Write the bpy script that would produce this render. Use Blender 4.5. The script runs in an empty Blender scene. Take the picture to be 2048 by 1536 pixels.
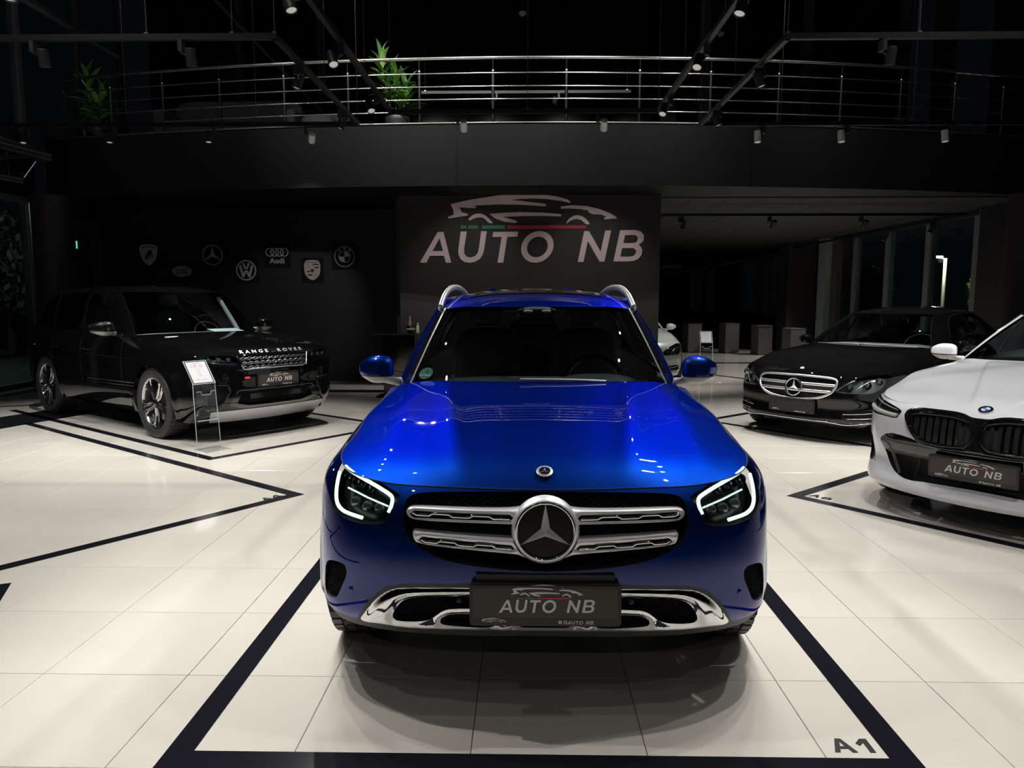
import bpy, bmesh, math, random
import numpy as np
from mathutils import Vector, Matrix, Euler

random.seed(7); np.random.seed(7)
SC = bpy.context.scene
COL = SC.collection
# ------------------------------------------------------------------ camera
cam = bpy.data.cameras.new('camera'); camo = bpy.data.objects.new('camera', cam); COL.objects.link(camo)
cam.sensor_fit = 'HORIZONTAL'; cam.sensor_width = 36.0; cam.lens = 36.0*1460.5/2048
camo.location = (0, 0, 1.5313); camo.rotation_euler = (math.pi/2 - .1147, 0, .0183)
cam.clip_start = .05; cam.clip_end = 300
SC.camera = camo
# ------------------------------------------------------------------ night outside
w = bpy.data.worlds.new('night'); SC.world = w; w.use_nodes = True
w.node_tree.nodes['Background'].inputs[0].default_value = (.0013, .0019, .0028, 1)
w.node_tree.nodes['Background'].inputs[1].default_value = 1.0
# ------------------------------------------------------------------ exposure
vs = SC.view_settings
vs.view_transform = 'Standard'; vs.look = 'None'; vs.exposure = 0.0; vs.gamma = 1.0; vs.use_curve_mapping = False
SPOT_W = 45.0            # watts of one track spotlight
# ------------------------------------------------------------------ geometry helpers
def spl(kn, P, q):
    """natural cubic spline through P (first axis) at knots kn, evaluated at q"""
    kn = np.asarray(kn, float); P = np.asarray(P, float); q = np.asarray(q, float)
    n = len(kn); h = np.diff(kn)
    A = np.zeros((n, n)); A[0, 0] = A[-1, -1] = 1
    sh = P.shape[1:]; Y = P.reshape(n, -1); B = np.zeros_like(Y)
    for i in range(1, n - 1):
        A[i, i-1] = h[i-1]; A[i, i] = 2*(h[i-1] + h[i]); A[i, i+1] = h[i]
        B[i] = 6*((Y[i+1] - Y[i])/h[i] - (Y[i] - Y[i-1])/h[i-1])
    M = np.linalg.solve(A, B)
    j = np.clip(np.searchsorted(kn, q) - 1, 0, n - 2)
    a = ((kn[j+1] - q)/h[j])[:, None]; b = ((q - kn[j])/h[j])[:, None]; hh = h[j][:, None]
    r = a*Y[j] + b*Y[j+1] + ((a**3 - a)*M[j] + (b**3 - b)*M[j+1])*hh*hh/6
    return r.reshape((len(q),) + sh)

def curve(pts, n=40, closed=False):
    """smooth curve through pts (chord length), n samples"""
    P = np.asarray(pts, float)
    if closed:
        m = len(P); P = np.concatenate([P[-3:], P, P[:4]])
        d = np.r_[0, np.cumsum(np.linalg.norm(np.diff(P, axis=0), axis=1))]
        return spl(d, P, np.linspace(d[3], d[3+m], n, endpoint=False))
    d = np.r_[0, np.cumsum(np.linalg.norm(np.diff(P, axis=0), axis=1))]
    return spl(d, P, np.linspace(0, d[-1], n))

def chaikin(poly, it=2, closed=True):
    P = np.asarray(poly, float)
    for _ in range(it):
        Q = np.roll(P, -1, 0) if closed else P[1:]
        R = P if closed else P[:-1]
        N = np.empty((2*len(R),) + P.shape[1:]); N[0::2] = .75*R + .25*Q; N[1::2] = .25*R + .75*Q
        if not closed: N = np.concatenate([P[:1], N, P[-1:]])
        P = N
    return P

def sdf(pts, poly):
    """signed distance of 2D pts to a closed polygon, negative inside"""
    p = np.asarray(pts, float); v = np.asarray(poly, float); w = np.roll(v, -1, 0)
    best = np.full(len(p), 1e9); ins = np.zeros(len(p), bool)
    for a, b in zip(v, w):
        e = b - a; L = e@e
        if L < 1e-14: continue
        t = np.clip(((p - a)@e)/L, 0, 1); d = p - a - t[:, None]*e
        best = np.minimum(best, (d*d).sum(1))
        c = (a[1] <= p[:, 1]) != (b[1] <= p[:, 1])
        with np.errstate(divide='ignore', invalid='ignore'):
            xx = a[0] + (p[:, 1] - a[1])/(b[1] - a[1])*(b[0] - a[0])
        ins ^= c & (p[:, 0] < xx)
    r = np.sqrt(best)
    return np.where(ins, -r, r)

def dline(pts, line):
    """distance to an open polyline"""
    p = np.asarray(pts, float); best = np.full(len(p), 1e9); line = np.asarray(line, float)
    for a, b in zip(line[:-1], line[1:]):
        e = b - a; t = np.clip(((p - a)@e)/max(e@e, 1e-14), 0, 1); d = p - a - t[:, None]*e
        best = np.minimum(best, (d*d).sum(1))
    return np.sqrt(best)

def sst(a, b, x):
    t = np.clip((np.asarray(x, float) - a)/(b - a), 0, 1); return t*t*(3 - 2*t)

class Surf:
    """triangle soup with smooth vertex normals that can be cut along any implicit line"""
    def __init__(s, V, F, N=None, seg=None):
        s.V = np.asarray(V, float).reshape(-1, 3); s.F = np.asarray(F, int).reshape(-1, 3)
        if N is None:
            N = np.zeros_like(s.V)
            if len(s.F):
                fn = np.cross(s.V[s.F[:, 1]] - s.V[s.F[:, 0]], s.V[s.F[:, 2]] - s.V[s.F[:, 0]])
                for k in range(3): np.add.at(N, s.F[:, k], fn)
        s.N = N/np.maximum(np.linalg.norm(N, axis=1, keepdims=True), 1e-12)
        s.seg = np.zeros((0, 2), int) if seg is None else np.asarray(seg, int).reshape(-1, 2)
    @staticmethod
    def grid(P, flip=False):
        a, b = P.shape[:2]; idx = np.arange(a*b).reshape(a, b)
        q = np.stack([idx[:-1, :-1], idx[1:, :-1], idx[1:, 1:], idx[:-1, 1:]], -1).reshape(-1, 4)
        F = np.concatenate([q[:, [0, 1, 2]], q[:, [0, 2, 3]]])
        if flip: F = F[:, ::-1]
        gu = np.gradient(P, axis=0); gv = np.gradient(P, axis=1); N = np.cross(gu, gv).reshape(-1, 3)
        if flip: N = -N
        return Surf(P.reshape(-1, 3), F, N)
    def split(s, f):
        """-> (part where f<0, part where f>=0)"""
        d = np.asarray(f(s.V), float); d = np.where(np.abs(d) < 1e-9, 1e-9, d)
        neg = d < 0; c = neg[s.F].sum(1)
        Fi = list(map(list, s.F[c == 3])); Fo = list(map(list, s.F[c == 0]))
        V = list(s.V); N = list(s.N); cache = {}; seg = []
        def cut(a, b):
            k = (a, b) if a < b else (b, a)
            if k not in cache:
                t = d[k[0]]/(d[k[0]] - d[k[1]])
                V.append(s.V[k[0]]*(1-t) + s.V[k[1]]*t); N.append(s.N[k[0]]*(1-t) + s.N[k[1]]*t)
                cache[k] = len(V) - 1
            return cache[k]
        for t in s.F[(c == 1) | (c == 2)]:
            t = list(t); n = [neg[i] for i in t]
            odd = True if sum(n) == 1 else False
            k = n.index(odd); a, b, e = t[k], t[(k+1) % 3], t[(k+2) % 3]
            p, q = cut(a, b), cut(a, e)
            one, two = (Fi, Fo) if odd else (Fo, Fi)
            one.append([a, p, q]); two.append([p, b, e]); two.append([p, e, q])
            seg.append([p, q] if odd else [q, p])
        V = np.array(V); N = np.array(N)
        return Surf._pack(V, N, Fi, seg), Surf._pack(V, N, Fo, seg)
    @staticmethod
    def _pack(V, N, F, seg):
        F = np.array(F, int).reshape(-1, 3)
        if not len(F): return Surf(np.zeros((0, 3)), F, np.zeros((0, 3)))
        u, inv = np.unique(F, return_inverse=True)
        m = np.full(len(V), -1); m[u] = np.arange(len(u))
        sg = np.array(seg, int).reshape(-1, 2)
        if len(sg): sg = m[sg]; sg = sg[(sg >= 0).all(1)]
        return Surf(V[u], inv.reshape(-1, 3), N[u], sg)
    def keep(s, f): return s.split(f)[0]
    def drop(s, f): return s.split(f)[1]
    def offset(s, d): return Surf(s.V + s.N*d, s.F, s.N, s.seg)
    def move(s, v): return Surf(s.V + np.asarray(v, float), s.F, s.N, s.seg)
    def mirror(s): return Surf(s.V*[-1, 1, 1], s.F[:, ::-1], s.N*[-1, 1, 1], s.seg[:, ::-1])
    def both(s): return join([s, s.mirror()])
    def rim(s, vec, sides=1):
        """wall swept from the last cut edge by a vector (or along -normal when a number)"""
        if not len(s.seg): return Surf(np.zeros((0, 3)), np.zeros((0, 3), int))
        a, b = s.V[s.seg[:, 0]], s.V[s.seg[:, 1]]
        if np.isscalar(vec): da, db = -s.N[s.seg[:, 0]]*vec, -s.N[s.seg[:, 1]]*vec
        else: da = db = np.asarray(vec, float)
        n = len(a); V = np.concatenate([a, b, b + db, a + da]); i = np.arange(n)
        F = np.concatenate([np.stack([i, i+n, i+2*n], 1), np.stack([i, i+2*n, i+3*n], 1)])
        fn = np.cross(b - a, da if np.ndim(da) == 2 else np.broadcast_to(da, a.shape))
        return Surf(V, F, np.concatenate([fn]*4))

def join(L):
    L = [s for s in L if len(s.V)]
    if not L: return Surf(np.zeros((0, 3)), np.zeros((0, 3), int))
    o = np.cumsum([0] + [len(s.V) for s in L])
    return Surf(np.concatenate([s.V for s in L]), np.concatenate([s.F + k for s, k in zip(L, o)]),
                np.concatenate([s.N for s in L]), np.concatenate([s.seg + k for s, k in zip(L, o)]))

def ft(V): return V[:, [0, 2]]                                # front projection (x, z)
def sd(V): return V[:, [1, 2]]                                # side projection (y, z)
def tp(V): return V[:, [0, 1]]                                # plan projection (x, y)

def netsurf(net, nu, nv, dens=None):
    """smooth surface through a control net (levels, stations, 3) that runs from front centre to rear centre;
    -> points (nv, nu, 3) and the column of each station"""
    net = np.asarray(net, float); n = net.shape[1]; m = 3
    L = net[:, 1:m+1][:, ::-1]*[-1, 1, 1]; R = net[:, -m-1:-1][:, ::-1]*[-1, 1, 1]
    ext = np.concatenate([L, net, R], 1); e = ext[len(net)//2]
    kn = np.r_[0, np.cumsum(np.linalg.norm(np.diff(e, axis=0), axis=1))]
    w = np.ones(n-1) if dens is None else np.asarray(dens, float)     # columns per metre weight of each span
    span = np.diff(kn[m:m+n])*w; cnt = np.maximum(1, np.round(span/span.sum()*(nu-1))).astype(int)
    t = [kn[m]]; cols = [0]
    for i, c in enumerate(cnt):
        t += list(np.linspace(kn[m+i], kn[m+i+1], c+1)[1:]); cols.append(len(t)-1)
    rows = spl(kn, ext.transpose(1, 0, 2), np.array(t))
    zk = np.r_[0, np.cumsum(np.maximum(np.linalg.norm(np.diff(net, axis=0), axis=2).mean(1), .01))]
    P = spl(zk, rows.transpose(1, 0, 2), np.linspace(0, zk[-1], nv)) if len(net) > 2 else \
        rows.transpose(1, 0, 2)[0][None]*(1-np.linspace(0, 1, nv))[:, None, None] + rows.transpose(1, 0, 2)[1][None]*np.linspace(0, 1, nv)[:, None, None]
    P[:, 0, 0] = 0; P[:, -1, 0] = 0
    return P, cols

def beltnet(plan, levels):
    """levels bottom to top, each (dy, sx, z): piecewise linear tables over the station number"""
    plan = np.asarray(plan, float); st = np.arange(len(plan)); net = []
    for dy, sx, z in levels:
        g = lambda t: np.interp(st, [a for a, b in t], [b for a, b in t])
        net.append(np.stack([plan[:, 0]*g(sx), plan[:, 1] + g(dy), g(z)], -1))
    return np.array(net)

def coons(C0, C1, D0, D1, ns, nt, p=2.0):
    """patch with front edge C0(s), rear edge C1(s), centre line D0(t), side edge D1(t)"""
    s = np.linspace(0, 1, ns); t = np.linspace(0, 1, nt)
    rs = lambda c, n: curve(c, n)
    C0, C1, D0, D1 = rs(C0, ns), rs(C1, ns), rs(D0, nt), rs(D1, nt)
    b = (s**p)[:, None, None]; T = t[None, :, None]
    P = (1-T)*C0[:, None] + T*C1[:, None] + (1-b)*D0[None] + b*D1[None] \
        - ((1-b)*((1-T)*C0[0] + T*C1[0]) + b*((1-T)*C0[-1] + T*C1[-1]))
    return P

def tube(path, r, n=8, closed=False, caps=True, flat=None):
    """round (or flattened) bar along a polyline; r may vary per point"""
    P = np.asarray(path, float); m = len(P); r = np.broadcast_to(np.asarray(r, float), (m,))
    T = (np.roll(P, -1, 0) - np.roll(P, 1, 0)) if closed else np.gradient(P, axis=0)
    T = T/np.maximum(np.linalg.norm(T, axis=1, keepdims=True), 1e-12)
    ref = np.array([0, 0, 1.]) if abs(T[0][2]) < .9 else np.array([0, 1., 0])
    a = np.cross(T[0], ref); a /= np.linalg.norm(a); A = []
    for k in range(m):
        a = a - T[k]*(a@T[k]); a /= max(np.linalg.norm(a), 1e-12); A.append(a)
    A = np.array(A); B = np.cross(T, A); th = np.linspace(0, 2*np.pi, n, endpoint=False)
    fa, fb = flat if flat else (1, 1)
    R = P[:, None] + r[:, None, None]*(np.cos(th)[None, :, None]*fa*A[:, None] + np.sin(th)[None, :, None]*fb*B[:, None])
    V = R.reshape(-1, 3); F = []
    K = m if closed else m - 1
    for k in range(K):
        k2 = (k+1) % m
        for j in range(n):
            j2 = (j+1) % n; F += [[k*n+j, k*n+j2, k2*n+j2], [k*n+j, k2*n+j2, k2*n+j]]
    if caps and not closed:
        V = np.concatenate([V, P[:1], P[-1:]]); c0, c1 = len(V)-2, len(V)-1
        for j in range(n):
            j2 = (j+1) % n; F += [[c0, j2, j], [c1, (m-1)*n+j, (m-1)*n+j2]]
    F = np.array(F)[:, ::-1]
    return Surf(V, F)

def box(c, s, rz=0):
    c = np.asarray(c, float); h = np.asarray(s, float)/2
    v = np.array([[x, y, z] for x in (-1, 1) for y in (-1, 1) for z in (-1, 1)])*h
    if rz: cz, sz = math.cos(rz), math.sin(rz); v = v@np.array([[cz, sz, 0], [-sz, cz, 0], [0, 0, 1]])
    q = [(0, 1, 3, 2), (4, 6, 7, 5), (0, 4, 5, 1), (2, 3, 7, 6), (0, 2, 6, 4), (1, 5, 7, 3)]
    V = []; F = []
    for f in q:
        k = len(V); V += [v[i] + c for i in f]; F += [[k, k+1, k+2], [k, k+2, k+3]]
    return Surf(V, F)

def lathe(prof, n=32, axis='z', c=(0, 0, 0), a0=0, a1=2*math.pi):
    """profile (r, h) turned round an axis"""
    pr = np.asarray(prof, float); full = abs(a1 - a0 - 2*math.pi) < 1e-6
    th = np.linspace(a0, a1, n, endpoint=not full)
    P = np.stack([pr[:, 0][:, None]*np.cos(th), pr[:, 0][:, None]*np.sin(th), np.broadcast_to(pr[:, 1][:, None], (len(pr), n))], -1)
    if full: P = np.concatenate([P, P[:, :1]], 1)
    if axis == 'y': P = P[..., [0, 2, 1]]
    if axis == 'x': P = P[..., [2, 0, 1]]
    a, b = P.shape[:2]; idx = np.arange(a*b).reshape(a, b)
    if full: idx[:, -1] = idx[:, 0]
    q = np.stack([idx[:-1, :-1], idx[1:, :-1], idx[1:, 1:], idx[:-1, 1:]], -1).reshape(-1, 4)
    F = np.concatenate([q[:, [0, 2, 1]], q[:, [0, 3, 2]]])
    if axis == 'y': F = F[:, ::-1]
    return Surf._pack(P.reshape(-1, 3) + np.asarray(c, float), np.zeros((a*b, 3)), F, []).renorm()

def _renorm(s): return Surf(s.V, s.F)
Surf.renorm = _renorm

def hull_prism(poly, y0, y1, bevel=0):
    """front polygon (x,z) swept from y0 to y1 (fan triangulated by ear clipping)"""
    P = np.asarray(poly, float); n = len(P); T = earclip(P)
    A = np.stack([P[:, 0], np.full(n, y0), P[:, 1]], -1); B = np.stack([P[:, 0], np.full(n, y1), P[:, 1]], -1)
    V = np.concatenate([A, B]); F = [list(t) for t in T] + [[t[0]+n, t[2]+n, t[1]+n] for t in T]
    S1 = Surf(V, F); side = []
    Vs = []; Fs = []
    for i in range(n):
        j = (i+1) % n; k = len(Vs); Vs += [A[i], B[i], B[j], A[j]]; Fs += [[k, k+1, k+2], [k, k+2, k+3]]
    return join([S1, Surf(Vs, Fs)])

def earclip(P):
    P = [tuple(p) for p in P]; idx = list(range(len(P)))
    area = sum(P[i][0]*P[(i+1) % len(P)][1] - P[(i+1) % len(P)][0]*P[i][1] for i in range(len(P)))
    if area < 0: idx.reverse()
    cr = lambda a, b, c: (b[0]-a[0])*(c[1]-a[1]) - (b[1]-a[1])*(c[0]-a[0])
    out = []; guard = 0
    while len(idx) > 3 and guard < 20000:
        for k in range(len(idx)):
            guard += 1
            i, j, l = idx[k-1], idx[k], idx[(k+1) % len(idx)]
            a, b, c = P[i], P[j], P[l]
            if cr(a, b, c) <= 1e-14: continue
            if any(cr(a, b, P[m]) >= -1e-14 and cr(b, c, P[m]) >= -1e-14 and cr(c, a, P[m]) >= -1e-14
                   for m in idx if m not in (i, j, l)): continue
            out.append((i, j, l)); idx.pop(k); break
        else:
            out.append((idx[0], idx[1], idx[2])); idx.pop(1)
    out.append(tuple(idx[:3])); return out
# ------------------------------------------------------------------ materials and objects
MATS = {}
def mat(name, col, rough=.5, metal=0.0, coat=0.0, spec=.5, emit=None, estr=0, noise=None, alpha=None, bump=None, coatr=.02, stint=None):
    if name in MATS: return MATS[name]
    m = bpy.data.materials.new(name); m.use_nodes = True; nt = m.node_tree; b = nt.nodes['Principled BSDF']
    b.inputs['Base Color'].default_value = (*col, 1); b.inputs['Roughness'].default_value = rough
    b.inputs['Metallic'].default_value = metal; b.inputs['Coat Weight'].default_value = coat
    b.inputs['Coat Roughness'].default_value = coatr; b.inputs['Specular IOR Level'].default_value = spec
    if stint: b.inputs['Specular Tint'].default_value = (*stint, 1)
    if emit: b.inputs['Emission Color'].default_value = (*emit, 1); b.inputs['Emission Strength'].default_value = estr
    if noise:                                                   # (scale, amount): gentle variation of the colour
        tc = nt.nodes.new('ShaderNodeTexCoord'); n = nt.nodes.new('ShaderNodeTexNoise'); n.inputs['Scale'].default_value = noise[0]
        n.inputs['Detail'].default_value = 6
        r = nt.nodes.new('ShaderNodeValToRGB'); a = noise[1]
        r.color_ramp.elements[0].position = .3; r.color_ramp.elements[1].position = .7
        r.color_ramp.elements[0].color = (*[max(0, c*(1-a)) for c in col], 1); r.color_ramp.elements[1].color = (*[min(1, c*(1+a)) for c in col], 1)
        nt.links.new(tc.outputs['Object'], n.inputs['Vector']); nt.links.new(n.outputs['Fac'], r.inputs[0]); nt.links.new(r.outputs[0], b.inputs['Base Color'])
    if bump:                                                    # (scale, strength)
        n = nt.nodes.new('ShaderNodeTexNoise'); n.inputs['Scale'].default_value = bump[0]; n.inputs['Detail'].default_value = 4
        bp = nt.nodes.new('ShaderNodeBump'); bp.inputs['Strength'].default_value = bump[1]; bp.inputs['Distance'].default_value = .002
        nt.links.new(n.outputs['Fac'], bp.inputs['Height']); nt.links.new(bp.outputs[0], b.inputs['Normal'])
    MATS[name] = m; return m

def glass(name, tint, base_r=.04, rough=.0):
    """thin tinted glazing: clear-tinted body with a mirror coat by Fresnel"""
    if name in MATS: return MATS[name]
    m = bpy.data.materials.new(name); m.use_nodes = True; nt = m.node_tree; nt.nodes.clear()
    o = nt.nodes.new('ShaderNodeOutputMaterial'); mx = nt.nodes.new('ShaderNodeMixShader'); fr = nt.nodes.new('ShaderNodeFresnel')
    ge = nt.nodes.new('ShaderNodeNewGeometry'); mr = nt.nodes.new('ShaderNodeMapRange')        # same mirror strength from either face of the sheet
    mr.inputs['To Min'].default_value = 1.5; mr.inputs['To Max'].default_value = 1/1.5
    nt.links.new(ge.outputs['Backfacing'], mr.inputs['Value']); nt.links.new(mr.outputs[0], fr.inputs['IOR'])
    t = nt.nodes.new('ShaderNodeBsdfTransparent'); t.inputs[0].default_value = (*tint, 1)
    g = nt.nodes.new('ShaderNodeBsdfGlossy'); g.inputs['Roughness'].default_value = rough; g.inputs[0].default_value = (.95, .97, 1, 1)
    nt.links.new(fr.outputs[0], mx.inputs[0]); nt.links.new(t.outputs[0], mx.inputs[1]); nt.links.new(g.outputs[0], mx.inputs[2])
    nt.links.new(mx.outputs[0], o.inputs[0]); MATS[name] = m; return m

def tag(o, label=None, cat=None, group=None, kind=None):
    for k, v in (('label', label), ('category', cat), ('group', group), ('kind', kind)):
        if v: o[k] = v
    return o
def empty(name, loc=(0, 0, 0), rz=0, label=None, cat=None, group=None, parent=None, kind=None):
    o = bpy.data.objects.new(name, None); COL.objects.link(o); o.empty_display_size = .2
    o.location = loc; o.rotation_euler = (0, 0, rz); o.parent = parent
    return tag(o, label, cat, group, kind)
def obj(name, s, m, parent=None, smooth=True, label=None, kind=None, loc=None, rot=None):
    """a Surf (or a ready mesh) linked as one mesh object"""
    if isinstance(s, Surf):
        me = bpy.data.meshes.new(name); me.from_pydata(s.V.tolist(), [], s.F.tolist()); me.update()
        if smooth and len(s.V):
            me.polygons.foreach_set('use_smooth', [True]*len(me.polygons))
            n = s.N.copy(); bad = np.linalg.norm(n, axis=1) < .5; n[bad] = [0, 0, 1]
            me.normals_split_custom_set_from_vertices(n.tolist())
    else: me = s
    if m is not None and not me.materials: me.materials.append(m)
    o = bpy.data.objects.new(name, me); COL.objects.link(o); o.parent = parent
    if loc is not None: o.location = loc
    if rot is not None: o.rotation_euler = rot
    if label: o['label'] = label
    if kind: o['kind'] = kind
    return o
def flat(s):
    """facet normals: every triangle gets its own corners"""
    V = s.V[s.F].reshape(-1, 3); F = np.arange(len(V)).reshape(-1, 3); return Surf(V, F)
def refine(s):
    V = list(s.V); N = list(s.N); c = {}; F = []
    def mid(a, b):
        k = (a, b) if a < b else (b, a)
        if k not in c: V.append((s.V[a] + s.V[b])/2); N.append(s.N[a] + s.N[b]); c[k] = len(V)-1
        return c[k]
    for a, b, d in s.F:
        p, q, r = mid(a, b), mid(b, d), mid(d, a); F += [[a, p, r], [p, b, q], [r, q, d], [p, q, r]]
    return Surf(np.array(V), F, np.array(N))
def pillow(s, f, w, h):
    """raise a piece towards its middle: f = distance function (negative inside)"""
    d = -f(s.V); k = sst(0, w, d); V = s.V + s.N*(h*k)[:, None]
    t = Surf(V, s.F); n = s.N*.35 + t.N*.65
    return Surf(V, s.F, n, s.seg)
class DepthMap:
    """y of the front skin over (x, z), or x of the flank over (y, z), read from a dense grid"""
    def __init__(s, P, side=False, step=.006, up=5):
        a, b = P.shape[:2]; u = np.linspace(0, a-1, (a-1)*up+1); v = np.linspace(0, b-1, (b-1)*up+1)
        i = np.minimum(u.astype(int), a-2); j = np.minimum(v.astype(int), b-2); fu = (u-i)[:, None, None]; fv = (v-j)[None, :, None]
        Q = (P[i][:, j]*(1-fu)*(1-fv) + P[i+1][:, j]*fu*(1-fv) + P[i][:, j+1]*(1-fu)*fv + P[i+1][:, j+1]*fu*fv).reshape(-1, 3)
        if side: Q = Q[Q[:, 0] > .6]; A, B, C = Q[:, 1], Q[:, 2], Q[:, 0]
        else: Q = Q[Q[:, 1] < .8]; A, B, C = Q[:, 0], Q[:, 2], Q[:, 1]
        s.o = np.array([A.min(), B.min()]); s.step = step
        n = (np.array([A.max(), B.max()]) - s.o)/step; n = n.astype(int) + 2
        k = ((A-s.o[0])/step + .5).astype(int)*n[1] + ((B-s.o[1])/step + .5).astype(int)
        cnt = np.bincount(k, minlength=n[0]*n[1]); sm = np.bincount(k, C, minlength=n[0]*n[1])
        M = np.where(cnt > 0, sm/np.maximum(cnt, 1), np.nan).reshape(n)
        for _ in range(60):
            bad = np.isnan(M)
            if not bad.any(): break
            Z = np.pad(M, 1, constant_values=np.nan); st = np.stack([Z[:-2, 1:-1], Z[2:, 1:-1], Z[1:-1, :-2], Z[1:-1, 2:]]); ok = ~np.isnan(st)
            av = np.where(ok.any(0), np.nansum(np.where(ok, st, 0), 0)/np.maximum(ok.sum(0), 1), np.nan); M = np.where(bad, av, M)
        s.M = np.where(np.isnan(M), np.nanmean(M), M)
    def __call__(s, q):
        q = np.asarray(q, float); g = (np.abs(q*[1, 1]) - s.o)/s.step; n = np.array(s.M.shape)
        i = np.clip(g.astype(int), 0, n-2); f = np.clip(g - i, 0, 1)
        M = s.M; a, b = i[:, 0], i[:, 1]
        return M[a, b]*(1-f[:, 0])*(1-f[:, 1]) + M[a+1, b]*f[:, 0]*(1-f[:, 1]) + M[a, b+1]*(1-f[:, 0])*f[:, 1] + M[a+1, b+1]*f[:, 0]*f[:, 1]
def hitdepth(S, xz):
    """y of the front skin S at points (x, z)"""
    return S.dm(xz)
def pair(name, s, m, parent, **k):
    """the piece and its mirror image, as two objects"""
    return obj(name, s, m, parent, **k), obj(name, s.mirror(), m, parent, **k)
def curve_mesh(name, loops, depth, m=None, bevel=0.0):
    """flat filled shapes with holes (2D loops) given some thickness, as a mesh in the xy plane"""
    cu = bpy.data.curves.new(name, 'CURVE'); cu.dimensions = '2D'; cu.fill_mode = 'BOTH'; cu.extrude = depth/2; cu.bevel_depth = bevel
    for L in loops:
        sp = cu.splines.new('POLY'); sp.points.add(len(L)-1); sp.use_cyclic_u = True
        for p, q in zip(sp.points, L): p.co = (q[0], q[1], 0, 1)
    o = bpy.data.objects.new(name, cu); COL.objects.link(o)
    dg = bpy.context.evaluated_depsgraph_get(); me = bpy.data.meshes.new_from_object(o.evaluated_get(dg)); me.name = name
    bpy.data.objects.remove(o); bpy.data.curves.remove(cu)
    me.materials.clear()
    if m: me.materials.append(m)
    return me
def text_mesh(name, txt, size, depth, m=None, shear=0, offset=0, spacing=1.0, align='CENTER'):
    cu = bpy.data.curves.new(name, 'FONT'); cu.body = txt; cu.size = size; cu.extrude = depth/2; cu.shear = shear; cu.offset = offset
    cu.align_x = align; cu.align_y = 'CENTER'; cu.space_character = spacing; cu.resolution_u = 4
    o = bpy.data.objects.new(name, cu); COL.objects.link(o)
    dg = bpy.context.evaluated_depsgraph_get(); me = bpy.data.meshes.new_from_object(o.evaluated_get(dg)); me.name = name
    bpy.data.objects.remove(o); bpy.data.curves.remove(cu)
    me.materials.clear()
    if m: me.materials.append(m)
    return me
UP = (math.pi/2, 0, 0)                                          # stands an xy-plane mesh up, facing -y

def copy_tree(o, parent=None):
    c = o.copy(); COL.objects.link(c); c.parent = parent
    for ch in list(o.children): copy_tree(ch, c)
    return c

black = lambda: mat('black_plastic', (.012, .012, .013), .45)
def M_gloss(): return mat('piano_black', (.006, .006, .007), .08, coat=1)
def M_chrome(): return mat('chrome', (.82, .83, .85), .06, 1)
def M_silver(): return mat('satin_silver', (.76, .77, .80), .42, .7)
def M_rubber(): return mat('tyre_rubber', (.028, .028, .029), .55, bump=(60, .2))
def M_dark(): return mat('dark_void', (.004, .004, .005), .8)
def M_mesh(): return mat('grille_black', (.026, .026, .029), .35)

def star_surf(R, h, w=.17):
    """three pointed star facing -y, ridge height h"""
    V = [(0, -h, 0)]; F = []
    for k in range(3):
        a = math.pi/2 + k*2*math.pi/3
        V.append((R*math.cos(a), 0, R*math.sin(a))); b = a + math.pi/3; V.append((R*w*math.cos(b), 0, R*w*math.sin(b)))
    for k in range(3):
        t = 1 + 2*k; n = 2 + 2*k; p = 2 + 2*((k+2) % 3)
        F += [[0, n, t], [0, t, p]]
    return flat(Surf(V, [f[::-1] for f in F]))

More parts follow.
